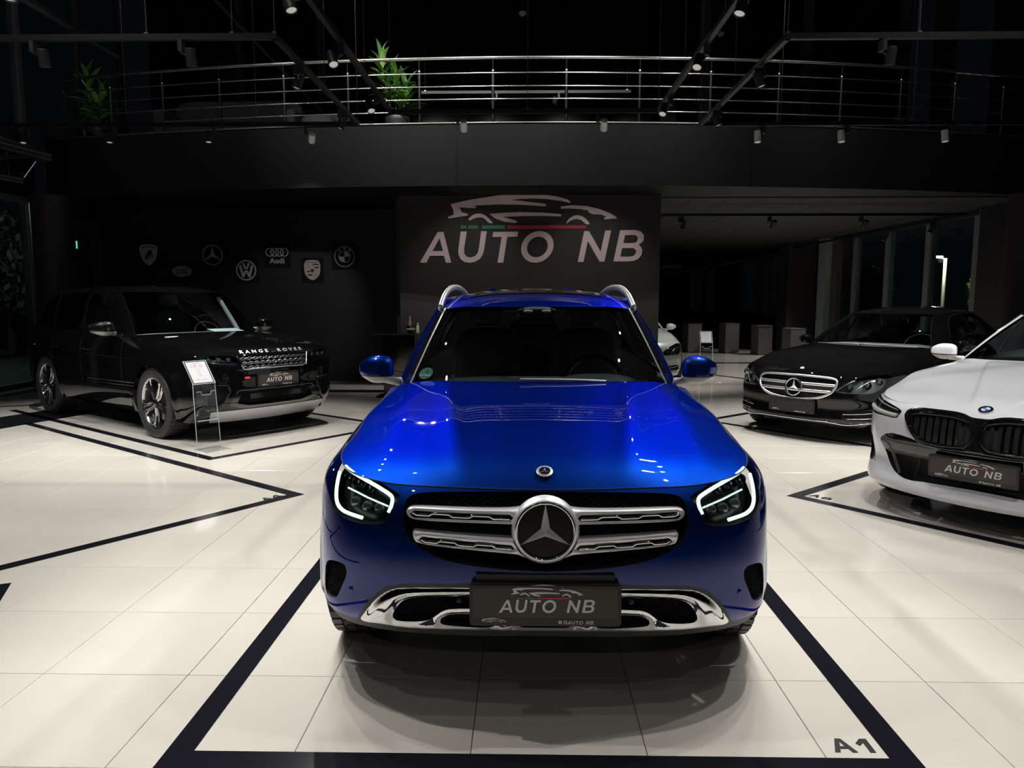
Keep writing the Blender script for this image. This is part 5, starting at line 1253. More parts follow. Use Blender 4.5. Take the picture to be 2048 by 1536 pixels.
# ------------------------------------------------------------------ sedans on the right
def build_sedan(loc, rz, label, paint, full=True):
    D = sedan_shell(); car = empty('sedan', (*loc, 0), rz, label, 'car')
    gloss = M_gloss(); dark = M_dark(); silver = M_silver(); mesh = M_mesh(); chrome = M_chrome()
    B = D['belt']; only = lambda f: (lambda V: np.where(V[:, 1] > .75, 1., f(V))); pf = lambda p: only(lambda V: sdf(ft(V), p))
    for yc in (.85, 3.724): B = B.drop(arch(yc, .33, .355, .6))
    gr = chaikin([(-.2, .712), (.2, .711), (.398, .703), (.448, .680), (.448, .61), (.405, .54), (.29, .487), (.12, .462), (-.2, .456)], 2)
    head = chaikin([(.425, .580), (.52, .665), (.62, .715), (.71, .752), (.785, .765), (.845, .75), (.856, .69), (.835, .60), (.775, .565), (.64, .558), (.50, .560)], 2)
    vent = chaikin([(.50, .365), (.80, .395), (.80, .285), (.55, .265)], 1)
    gI, B = B.split(pf(gr)); hI, B = B.split(pf(head)); vI, B = B.split(pf(vent))
    obj('body_shell', B.both(), paint, car)
    g = empty('grille', (0, 0, 0), parent=car)
    obj('grille_back', join([gI.rim((0, .05, 0)), backing(D['belt'], gr, .06)]).both(), dark, g)
    e = gr[(gr[:, 0] > 0)]; e = np.array(sorted(e.tolist(), key=lambda p: math.atan2(p[1] - .585, p[0] + .2))); e = np.concatenate([e, (e*[-1, 1])[::-1]])
    obj('grille_surround', tube(np.stack([e[:, 0], hitdepth(D['belt'], e) - .002, e[:, 1]], 1), .013, 8, closed=True), mat('bright_trim', (.80, .81, .83), .28, .9), g)
    for z in (.628, .558):
        x = np.linspace(-.43 if z > .6 else -.40, .43 if z > .6 else .40, 30); q = np.stack([x, np.full(30, z) + .012*(np.abs(x) > .12)*(1 if z > .6 else 1)*np.abs(x)/.43*0], 1)
        obj('grille_bar', tube(np.stack([x, hitdepth(D['belt'], q) + .004, q[:, 1]], 1), .017, 8, flat=(.8, 1)), mat('bright_trim', (.80, .81, .83), .28, .9), g)
    emblem_star(car, (0, hitdepth(D['belt'], [(0., .588)])[0] - .008, .588), .092, -.12, .010, .016)
    if full:
        bd = empty('hood_badge', (0, .178, .783), parent=car); bd.rotation_euler = (-1.1, 0, 0); obj('badge_disc', lathe([(.001, -.008), (.02, -.006), (.026, 0)], 24, 'y'), mat('badge_bright', (.8, .8, .82), .25, .8), bd)
    for sg in (0, 1):
        mm = lambda s: s.mirror() if sg else s
        h = empty('headlight', (0, 0, 0), parent=car)
        obj('housing', mm(join([hI.rim((0, .05, 0)), hI.offset(-.06)])), mat('lamp_grey', (.20, .205, .21), .25, .5), h); obj('lens', mm(hI.offset(.001)), glass('lamp_clear', (.85, .88, .88)), h)
        for x, z, r_ in ((.56, .615, .042), (.70, .645, .05), (.78, .68, .04)):
            y = hitdepth(D['belt'], [(x, z)])[0] + .03
            obj('reflector', mm(lathe([(r_, 0), (r_*.7, .02), (.001, .03)], 20, 'y', (x, y, z))), mat('reflector_bright', (.6, .61, .63), .15, 1), h)
            obj('bulb_lens', mm(blob((x, y + .005, z), (r_*.5, .02, r_*.5), (1, 1), (14, 10))), mat('lens_grey', (.05, .055, .06), .05, coat=1), h)
        for L in ([(.46, .585), (.52, .64), (.60, .69)], [(.62, .58), (.66, .63), (.74, .70)]):
            q = curve(L, 14); obj('light_brow', mm(tube(np.stack([q[:, 0], hitdepth(D['belt'], q) + .012, q[:, 1]], 1), .007, 6)), mat('reflector_bright', (.6, .61, .63), .15, 1), h)
        obj('corner_vent', mm(join([vI.rim((0, .04, 0)), backing(D['belt'], vent, .05, (8, 6))])), dark, car)
        for L in ([(.53, .335), (.66, .345), (.79, .36)], [(.57, .288), (.68, .295), (.79, .305)]):
            q = curve(L, 14); obj('vent_blade', mm(tube(np.stack([q[:, 0], hitdepth(D['belt'], q) + .004, q[:, 1]], 1), .006, 6)), chrome, car)
    x = np.linspace(-.78, .78, 60); q = np.stack([x, .243 - .02*sst(.35, .55, np.abs(x)) + .028*sst(.55, .78, np.abs(x))], 1)
    obj('chin_strip', tube(np.stack([x, hitdepth(D['belt'], q) - .003, q[:, 1]], 1), .008, 6), chrome, car)
    obj('hood', D['hood'].both(), paint, car)
    upper(car, D, paint, (.752, .952), (.512, 1.34), 1.352, [(2.02, .965), (2.36, 1.27), (2.55, 1.34), (2.9, 1.365), (3.2, 1.355), (3.5, 1.30), (3.80, 1.07), (3.85, 1.0), (2.7, .97)], [(2.78, 2.84), (3.50, 3.53), (9, 9.1)],
          glass('sedan_screen', (.75, .82, .82)), glass('sedan_side', (.6, .66, .66)), trim=mat('window_chrome', (.45, .52, .53), .25, 1), ymax=2.6)
    cabin(car, 1.95, .90, .70, .37, 2.75, .50)
    for sg in (-1, 1): mirror_unit(car, (sg*.99, 2.0, 1.0), sg, paint, (.10, .065, .065))
    W = [[(-.60, 1.63, .982), (-.30, 1.52, .996), (.0, 1.49, .999)], [(.02, 1.48, .999), (.35, 1.52, .995), (.62, 1.62, .98)]]
    for L in W: obj('wiper', tube(curve(L, 16), .008, 6), mat('wiper_grey', (.25, .25, .26), .4), car)
    number_plate(car, (0, -.012, .385), .53, 0, blank=True)
    running(car, (.85, 3.724), .33, .245, .80, .355, 'five', .33, ((0, 2.4, .27), (1.3, 4.2, .14)))
    return car

def roundel(parent, c, R, tilt):
    """blue and white quartered badge facing -y"""
    e = empty('hood_badge', c, parent=parent); e.rotation_euler = (tilt, 0, 0)
    obj('badge_rim', lathe([(R, .003), (R, -.003), (R*.96, -.005)], 32, 'y'), M_chrome(), e)
    obj('badge_ring', lathe([(R*.60, -.0045), (R*.97, -.0045)], 32, 'y'), mat('badge_black', (.008, .008, .009), .15, coat=1), e)
    for k in range(4):
        m = mat('badge_blue', (.02, .16, .55), .2, coat=1) if k % 2 else mat('badge_white', (.8, .8, .82), .2, coat=1)
        obj('badge_quarter', lathe([(.0005, -.005), (R*.60, -.005)], 9, 'y', (0, 0, 0), k*math.pi/2, (k+1)*math.pi/2), m, e)
    return e

def build_white(loc, rz):
    D = white_shell(); car = empty('sedan', (*loc, 0), rz, 'white sedan with large black twin grille cut off by the right edge', 'car')
    paint = mat('white_paint', (.72, .735, .80), .28, 0, coat=1, coatr=.02); gloss = M_gloss(); dark = M_dark(); mesh = M_mesh(); chrome = M_chrome()
    B = D['belt']; only = lambda f: (lambda V: np.where(V[:, 1] > .75, 1., f(V))); pf = lambda p: only(lambda V: sdf(ft(V), p))
    for yc in (.87, 3.865): B = B.drop(arch(yc, .35, .375, .6))
    head = chaikin([(.512, .752), (.652, .787), (.80, .808), (.868, .812), (.885, .77), (.85, .705), (.78, .693), (.663, .697), (.543, .690), (.524, .728)], 1)
    kid = chaikin([(-.2, .768), (.0, .765), (.054, .766), (.103, .784), (.172, .792), (.436, .789), (.498, .750), (.470, .668), (.418, .588), (.342, .536), (.185, .524), (-.2, .530)], 1)
    kin = chaikin([(.030, .727), (.098, .748), (.182, .760), (.405, .753), (.442, .730), (.404, .61), (.346, .562), (.186, .556), (.028, .574)], 1)
    low = chaikin([(-.2, .56), (.33, .55), (.45, .582), (.60, .588), (.690, .521), (.632, .459), (.598, .364), (.525, .299), (.423, .274), (.279, .290), (-.2, .297)], 1)
    side = chaikin([(.83, .555), (.775, .53), (.735, .335), (.87, .335), (.90, .50)], 1)
    kI, B = B.split(pf(kid)); hI, B = B.split(pf(head)); lI, B = B.split(pf(low)); sI, B = B.split(pf(side))
    obj('body_shell', B.both(), paint, car)
    g = empty('grille', (0, 0, 0), parent=car)
    kf = refine(kI).drop(pf(kin)); fe = lambda V: np.maximum(sdf(ft(V), kid), -sdf(ft(V), kin)); obj('grille_frame', pillow(kf, fe, .02, .018).both(), gloss, g)
    kh = kI.keep(pf(kin))
    for sg in (0, 1):
        mm = lambda s: s.mirror() if sg else s
        obj('grille_back', mm(join([kh.rim((0, .07, 0)), backing(D['belt'], kin, .075)])), dark, g)
        for x in np.linspace(.075, .40, 8):
            z0, z1 = .560 + max(0, x - .32)*.55, .748 - max(0, .10 - x)*.4
            z = np.linspace(z0, z1, 8); q = np.stack([np.full(8, x), z], 1); y = hitdepth(D['belt'], q)
            V = np.concatenate([np.stack([np.full(8, x + dx), y + dy, z], 1) for dx, dy in ((-.017, .020), (.012, .014), (.017, .05), (-.012, .06))])
            F = []
            for a, b in ((0, 1), (1, 2), (3, 0)):
                for k in range(7): F += [[a*8+k, b*8+k, b*8+k+1], [a*8+k, b*8+k+1, a*8+k+1]]
            obj('grille_slat', mm(flat(Surf(V, F))), mat('slat_black', (.022, .021, .020), .22, coat=.5), g)
        obj('sensor_panel', mm(flat(backing(D['belt'], [(.0, .575), (.13, .565), (.13, .70), (.0, .70)], .018, (6, 6)))), mat('sensor_grey_gloss', (.035, .033, .030), .12, coat=1), g)
        h = empty('headlight', (0, 0, 0), parent=car)
        obj('housing', mm(join([hI.rim((0, .04, 0)), hI.offset(-.045)])), mat('lamp_dark', (.02, .02, .021), .2), h); obj('lens', mm(hI.offset(.001)), glass('lamp_smoke', (.75, .78, .80)), h)
        for L, r_ in (([(.55, .708), (.68, .716), (.85, .732)], .017), ([(.56, .748), (.68, .768), (.82, .787)], .005)):
            q = curve(L, 14); obj('light_guide', mm(tube(np.stack([q[:, 0], hitdepth(D['belt'], q) + .014, q[:, 1]], 1), r_, 8)), mat('guide_grey', (.52, .50, .47), .35), h)
        obj('side_intake', mm(join([sI.rim((0, .05, 0)), backing(D['belt'], side, .05, (8, 8))])), dark, car)
        q = curve([(.775, .53), (.75, .43), (.735, .335)], 12); obj('intake_blade', mm(tube(np.stack([q[:, 0], hitdepth(D['belt'], q) + .01, q[:, 1]], 1), .010, 6)), mat('grey_plastic', (.035, .036, .040), .5), car)
        q = curve([(.67, .525), (.60, .51), (.555, .42), (.50, .305)], 16); obj('air_curtain', mm(tube(np.stack([q[:, 0], hitdepth(D['belt'], q) + .004, q[:, 1]], 1), .012, 6, flat=(.5, 1.3))), mat('grey_plastic', (.035, .036, .040), .5), car)
        for x in (.10, .28, .40):
            q = curve([(x, .31), (x - .01, .36), (x - .02, .43)], 8); obj('intake_rib', mm(tube(np.stack([q[:, 0], hitdepth(D['belt'], q) + .05, q[:, 1]], 1), .004, 5)), mat('grey_plastic', (.035, .036, .040), .5), car)
    up_, lo_ = lI.split(lambda V: .455 + .0*V[:, 0] - V[:, 2])
    obj('bumper_panel', up_.both(), gloss, car); obj('lower_intake', join([lo_.rim((0, .06, 0)), lo_.offset(-.06)]).both(), dark, car)
    x = np.linspace(-.60, .60, 30); q = np.stack([x, np.full(30, .47)], 1); obj('intake_bar', tube(np.stack([x, hitdepth(D['belt'], q) + .012, q[:, 1]], 1), .028, 8, flat=(.4, 1)), mat('grey_plastic', (.035, .036, .040), .5), car)
    for sg in (-1, 1):
        k2 = np.concatenate([kin, kin[:1]])*[sg, 1]
        obj('kidney_edge', tube(np.stack([k2[:-1, 0], hitdepth(D['belt'], k2[:-1]) - .004, k2[:-1, 1]], 1), .007, 8, closed=True), gloss, g)
    hd = D['hood']; V = hd.V.copy(); yy = V[:, 1]; xc = .13 + .36*np.clip((yy - .25)/1.3, 0, 1.1)     # two creases fanning out towards the screen
    V[:, 2] += .011*sst(.12, .35, yy)*(1 - sst(1.35, 1.6, yy))*(1 - sst(-.012, .012, V[:, 0] - xc)*sst(0, .2, .26 - np.abs(V[:, 0] - xc)))
    n_ = Surf(V, hd.F).N; n_ = np.where((V[:, :1] < 1e-6), n_*[0, 1, 1], n_); hd = Surf(V, hd.F, n_); obj('hood', hd.both(), paint, car)
    roundel(car, (0, .125, .817), .044, -1.15)
    upper(car, D, paint, (.772, 1.004), (.535, 1.385), 1.398, [(2.08, 1.01), (2.42, 1.32), (2.62, 1.385), (2.95, 1.41), (3.3, 1.40), (3.62, 1.34), (3.95, 1.11), (4.0, 1.05), (2.8, 1.015)], [(2.84, 2.90), (3.62, 3.66), (9, 9.1)],
          glass('white_screen', (.18, .20, .20)), glass('side_glass', (.10, .11, .12)), trim=gloss, ymax=2.7, roofm=gloss)
    cabin(car, 2.05, .95, .72, .37, 2.85, .54)
    for sg in (-1, 1): mirror_unit(car, (sg*1.03, 2.02, 1.065), sg, paint, (.115, .07, .072), mat('mirror_warm', (.42, .37, .33), .4))
    number_plate(car, (0, -.025, .428), .53, .05)
    running(car, (.87, 3.865), .35, .25, .81, .375, 'five', .35, ((0, 2.5, .26), (1.3, 4.3, .12)))
    return car
# ------------------------------------------------------------------ sign, emblems, railing, plants and other things
sign_w = mat('sign_letter', (.76, .60, .61), .5); sign_g = mat('sign_green', (.02, .20, .09), .5); sign_r = mat('sign_red', (.42, .012, .045), .5)
sg_ = empty('wall_sign', (.105, 11.985, 2.432), 0, 'large pale lettering under a car outline on the black sign wall', 'sign')
SC_ = .00812
for g_, nm in zip(LOGO['letters'], 'AUTONB'):
    obj('letter', curve_mesh('letter', [[((x - 1065)*SC_, -(y - 490)*SC_) for x, y in L] for L in g_], .02, sign_w), None, sg_, rot=UP)
for g_ in LOGO['car']: obj('car_stroke', curve_mesh('car_stroke', [[((x - 1065)*SC_, -(y - 490)*SC_) for x, y in L] for L in g_], .02, sign_w), None, sg_, rot=UP)
for L in LOGO['green']: obj('green_bar', curve_mesh('green_bar', [[((x - 1065)*SC_, -(y - 490)*SC_) for x, y in L]], .02, sign_g), None, sg_, rot=UP)
for L in LOGO['red']: obj('red_bar', curve_mesh('red_bar', [[((x - 1065)*SC_, -(y - 490)*SC_) for x, y in L]], .02, sign_r), None, sg_, rot=UP)
# emblems on the black wall
em_m = mat('emblem_grey', (.46, .46, .48), .5); em_t = mat('emblem_teal_grey', (.55, .66, .65), .5); em_p = mat('emblem_panel', (.012, .013, .016), .25)
circ = lambda r, n=40, cx=0, cy=0: [(cx + r*math.cos(t), cy + r*math.sin(t)) for t in np.linspace(0, 2*math.pi, n, endpoint=False)]
def emblem(x, z, label, panel=(.42, .46)):
    e = empty('wall_emblem', (x, YB - .012, z), 0, label, 'emblem', 'emblems on the black wall')
    obj('backing_panel', box((0, .006, 0), (panel[0], .010, panel[1])), em_p, e, smooth=False); return e
def ep(e, name, loops, m, d=.008, dy=0): return obj(name, curve_mesh(name, loops, d, m), None, e, rot=UP, loc=(0, -.006 + dy, 0))
k_ = .00945
e = emblem(-7.03, 2.36, 'shield emblem with a bull, first from the left')
sh = chaikin([(-.17, .165), (-.1, .195), (0, .20), (.1, .195), (.17, .165), (.165, .03), (.12, -.08), (.06, -.155), (0, -.20), (-.06, -.155), (-.12, -.08), (-.165, .03)], 2)
ep(e, 'shield', [sh.tolist()], em_t); ep(e, 'shield_band', [[(-.13, .15), (0, .172), (.13, .15), (.13, .125), (0, .145), (-.13, .125)]], mat('emblem_mid', (.12, .14, .14), .5), .004, -.006)
bull = [(-.055, -.10), (-.045, -.05), (-.06, -.08), (-.075, -.085), (-.05, -.02), (-.025, .05), (.01, .095), (.045, .085), (.06, .11), (.06, .06), (.075, .03), (.085, -.03), (.085, -.085), (.07, -.085), (.07, -.02), (.05, .01), (.035, -.03), (.055, -.06), (.03, -.075), (.015, -.02), (-.005, -.01), (-.02, -.065), (0, -.085), (-.03, -.09), (-.035, -.05)]
ep(e, 'bull', [bull], mat('emblem_dark', (.008, .008, .009), .5), .004, -.006)
e = emblem(-6.42, 2.06, 'small pale oval emblem with two lines of lettering', (.46, .36))
ep(e, 'oval', [[(.185*math.cos(t), .10*math.sin(t)) for t in np.linspace(0, 2*math.pi, 40, endpoint=False)]], em_m)
for s_, dz in (('RANGE', .026), ('ROVER', -.030)): obj('emblem_text', text_mesh('emblem_text', s_, .060, .004, mat('emblem_dark', (.008, .008, .009), .5), offset=.002, spacing=1.25), None, e, loc=(0, -.012, dz), rot=UP)
e = emblem(-5.83, 2.36, 'ring emblem with a three pointed star', (.46, .46))
ep(e, 'ring', [circ(.19), circ(.172)], em_m)
stp = []
for q in range(6):
    a = math.pi/2 + q*math.pi/3; r = .175 if q % 2 == 0 else .032; stp.append((r*math.cos(a), r*math.sin(a)))
ep(e, 'star', [stp], em_m)
e = emblem(-5.21, 2.08, 'ring emblem with the letters V and W', (.46, .46)); ep(e, 'ring', [circ(.19), circ(.165)], em_m)
ep(e, 'letter_v', [[(-.075, .135), (-.035, .135), (0, .035), (.035, .135), (.075, .135), (.02, -.005), (-.02, -.005)]], em_m)
ep(e, 'letter_w', [[(-.135, .075), (-.10, .105), (-.05, -.055), (-.018, .02), (.018, .02), (.05, -.055), (.10, .105), (.135, .075), (.075, -.13), (.04, -.13), (0, -.035), (-.04, -.13), (-.075, -.13)]], em_m)
e = emblem(-4.62, 2.36, 'emblem of four linked rings over a short word', (.50, .46))
for q in range(4): ep(e, 'ring', [circ(.080, 28, -.135 + .09*q, .05), circ(.063, 28, -.135 + .09*q, .05)], em_m, dy=-.0005*q)
obj('emblem_text', text_mesh('emblem_text', 'Audi', .135, .006, em_m, offset=.004, spacing=1.1), None, e, loc=(0, -.008, -.11), rot=UP)
e = emblem(-3.97, 2.08, 'shield emblem with stripes, second from the right')
cr = chaikin([(-.15, .17), (0, .195), (.15, .17), (.15, -.05), (.09, -.14), (0, -.195), (-.09, -.14), (-.15, -.05)], 1)
ep(e, 'shield', [cr.tolist()], mat('emblem_rose', (.55, .47, .47), .5))
dk = mat('emblem_dark', (.008, .008, .009), .5)
for q, (x0, x1, z0, z1) in enumerate(((.01, .12, .095, .115), (.05, .12, .035, .06), (-.10, -.04, -.035, -.012), (-.08, 0, -.10, -.075), (-.12, .12, .14, .148))):
    ep(e, 'stripe', [[(x0, z0), (x1, z0), (x1, z1), (x0, z1)]], dk, .004, -.006)
ep(e, 'inner_shield', [[(-.03, .02), (.035, .02), (.03, -.02), (0, -.045), (-.03, -.02)]], dk, .004, -.006)
for q, (x0, z0) in enumerate(((-.075, .09), (-.075, .05), (.06, -.07), (.055, -.11))): ep(e, 'antler', [[(x0 - .035, z0), (x0, z0 + .014), (x0 + .035, z0), (x0, z0 + .006)]], dk, .004, -.006)
e = emblem(-3.36, 2.33, 'roundel emblem with quartered disc, rightmost on the wall', (.48, .48)); ep(e, 'ring', [circ(.19), circ(.178)], em_m); ep(e, 'inner_ring', [circ(.108), circ(.100)], em_m)
for q in (0, 2):
    t = np.linspace(q*math.pi/2, (q+1)*math.pi/2, 12); ep(e, 'quarter', [[(0, 0)] + [(.100*math.cos(a), .100*math.sin(a)) for a in t]], em_m)
for s_, a in (('B', 2.25), ('M', math.pi/2), ('W', .89)): obj('emblem_letter', text_mesh('emblem_letter', s_, .062, .004, em_m, offset=.002), None, e, loc=(.143*math.cos(a), -.008, .143*math.sin(a)), rot=(math.pi/2, -(a - math.pi/2), 0))
ds = obj('glossy_edge', tube([(-2.165, 12.6, 2.45), (-2.165, 12.6, 1.5)], .012, 8), mat('edge_steel', (.35, .35, .36), .35, 1)); tag(ds, 'thin vertical steel bar beside the sign wall', 'handle')  # steel tube stands in for a bright line on a glossy edge
# railing
steel = mat('rail_steel', (.70, .69, .67), .22, 1); psteel = mat('post_steel', (.13, .13, .13), .3, 1)
rl = empty('railing', (0, 10.97, 4.09), 0, 'curved stainless steel railing along the balcony edge', 'railing')
rx = np.linspace(-7.45, 8.35, 90)
def rpath(z, d=.08, x=rx): return np.stack([x, np.array([arc(a, d) for a in x]) - 10.97, np.full(len(x), z)], 1)
obj('handrail', tube(rpath(.93), .026, 12), steel, rl)
for z in (.18, .355, .535, .72): obj('rail', tube(rpath(z), .0095, 8), steel, rl)
px_ = [-7.42, -6.54, -5.61, -4.65, -3.62, -2.63, -1.56, -.48, .59, 1.66, 2.71, 3.74, 4.72, 5.69, 6.62, 7.5, 8.3]
for x in px_:
    p = obj('post', tube([(x, arc(x, .10) - 10.97, 0), (x, arc(x, .10) - 10.97, .76)], .024, 12), psteel, rl)
    obj('post_pin', tube([(x, arc(x, .09) - 10.97, .75), (x, arc(x, .08) - 10.97, .92)], .007, 6), psteel, p); obj('post_base', lathe([(.045, 0), (.045, .012), (.026, .02)], 16, 'z', (x, arc(x, .10) - 10.97, 0)), steel, p)
    obj('post_cap', lathe([(.025, .75), (.022, .772), (.001, .782)], 14, 'z', (x, arc(x, .10) - 10.97, 0)), steel, p)
# potted plants
def leaf_mesh(name, L, W, m):
    t = np.linspace(0, 1, 9); w = W*np.sin(np.pi*t**.8)**.8*.5; x = L*t; z = .18*L*np.sin(t*1.9) - .10*L*t*t; V = []; F = []
    for a, b, c in zip(x, w, z): V += [(a, -b, c + b*.35), (a, 0, c), (a, b, c + b*.35)]
    for k in range(8):
        for j in (0, 1): F += [[3*k+j, 3*k+3+j, 3*k+4+j], [3*k+j, 3*k+4+j, 3*k+1+j]]
    s = Surf(V, F); me = bpy.data.meshes.new(name); me.from_pydata(s.V.tolist(), [], s.F.tolist()); me.polygons.foreach_set('use_smooth', [True]*len(me.polygons)); me.materials.append(m); return me
def leafm(name, c):
    m = mat(name, c, .5, noise=(6, .25)); return m
LF = [leaf_mesh('leaf', .36, .085, leafm('leaf_green', (.13, .30, .045))), leaf_mesh('leaf', .28, .075, leafm('leaf_light', (.20, .36, .08))), leaf_mesh('leaf', .38, .080, leafm('leaf_deep', (.07, .19, .05)))]
def plant(loc, label, stems, seed):
    rnd = random.Random(seed); e = empty('potted_plant', loc, 0, label, 'plant', 'potted plants on the balcony')
    obj('pot', lathe([(.001, .02), (.15, .02), (.17, .0), (.15, .0), (.19, .20), (.19, .26), (.17, .26), (.165, .22), (.001, .22)][2:], 24, 'z'), mat('pot_grey', (.022, .022, .024), .5), e)
    for (x, y, h, n, z0) in stems:
        obj('stem', tube([(x*.25, y*.25, .2), (x*.6, y*.6, h*.5), (x, y, h)], [.014, .012, .008], 6), mat('stem_brown', (.10, .09, .04), .7), e)
        for k in range(n):
            f = k/(n-1); z = z0 + (h - z0)*f; a = k*2.4 + rnd.uniform(-.3, .3); tl = 1.15*f**3 + rnd.uniform(-.25, .35)
            o = bpy.data.objects.new('leaf', rnd.choice(LF)); COL.objects.link(o); o.parent = e; s_ = rnd.uniform(.8, 1.15)
            o.location = (x*(.3 + .7*(z/h)), y*(.3 + .7*(z/h)), z); o.rotation_euler = (rnd.uniform(-.4, .4), -tl, a); o.scale = (s_, s_, s_)
    return e
plant((-2.0, 11.75, 4.09), 'bright green leafy potted plant on the balcony beside the central track', [(-.24, 0, 1.12, 30, .50), (.14, .05, .72, 30, .30), (-.02, -.06, .86, 18, .45)], 3)
plant((-7.1, 12.35, 4.09), 'dim potted plant at the left end of the balcony', [(-.10, 0, 1.02, 28, .40), (.08, .05, .75, 22, .3)], 5)
# balcony furniture
so = empty('sofa', (-5.15, 13.2, 4.09), 0, 'dark grey sofa on the balcony behind the railing', 'sofa'); sf = mat('sofa_grey', (.016, .017, .021), .8)
obj('seat', blob((0, 0, .22), (1.15, .45, .22), (.3, .3)), sf, so); obj('backrest', blob((0, .38, .62), (1.15, .12, .36), (.3, .3)), sf, so)
for s_ in (-1, 1): obj('armrest', blob((s_*1.12, 0, .35), (.12, .45, .35), (.35, .35)), sf, so)
ac = empty('armchair', (-3.45, 12.75, 4.09), 0, 'rounded grey armchair on the balcony right of the sofa', 'armchair'); obj('seat', blob((0, -.1, .25), (.30, .32, .25), (.5, .6)), sf, ac)
t_ = np.linspace(0, math.pi, 20); obj('backrest', tube(np.stack([.36*np.cos(t_), .10 + .28*np.sin(t_), .35 + .22*np.sin(t_)], 1), .085, 10), sf, ac)
for s_ in (-1, 1): obj('foot', tube([(s_*.22, -.25, .03), (s_*.22, -.25, 0)], .02, 8), M_dark(), ac)
# bar table, bucket and bottles
bt = empty('bar_table', (-2.05, 11.55, 0), 0, 'high black bar table left of the sign wall', 'table'); obj('top', box((0, 0, 1.0), (.72, .5, .025)), mat('table_gloss', (.03, .03, .035), .1, coat=1), bt, smooth=False)
obj('cabinet', box((.06, .06, .50), (.50, .34, .975)), M_gloss(), bt, smooth=False); obj('foot_plate', box((0, 0, .01), (.6, .42, .02)), blk_ if False else black(), bt, smooth=False)
bk = empty('ice_bucket', (-1.80, 11.5, 1.0125), 0, 'dark striped bucket on the bar table', 'bucket')
obj('body', lathe([(.06, 0), (.075, .10), (.075, .115), (.068, .11), (.055, .02), (.001, .02)], 20, 'z'), M_gloss(), bk); obj('stripe', lathe([(.0705, .055), (.0735, .075)], 20, 'z'), mat('plate_white', (.72, .72, .74), .45), bk)
for x, y, h, m_, lb in ((-.015, .0, .235, mat('bottle_gold', (.62, .42, .20), .3, .5), 'tall golden bottle standing in the bucket'), (.11, -.02, .16, mat('bottle_white', (.66, .64, .58), .4), 'short pale bottle standing beside the bucket')):
    o = empty('bottle', (-1.80 + x, 11.5 + y, 1.035 if x < 0 else 1.0125), 0, lb, 'bottle', 'bottles on the bar table'); obj('glass_body', lathe([(.001, .0), (.026, .0), (.026, h*.62), (.012, h*.78), (.011, h*.93)], 16, 'z'), m_, o); obj('cap', lathe([(.014, h*.92), (.014, h), (.001, h)], 14, 'z'), mat('cap_pale', (.7, .62, .5), .3, .5), o)
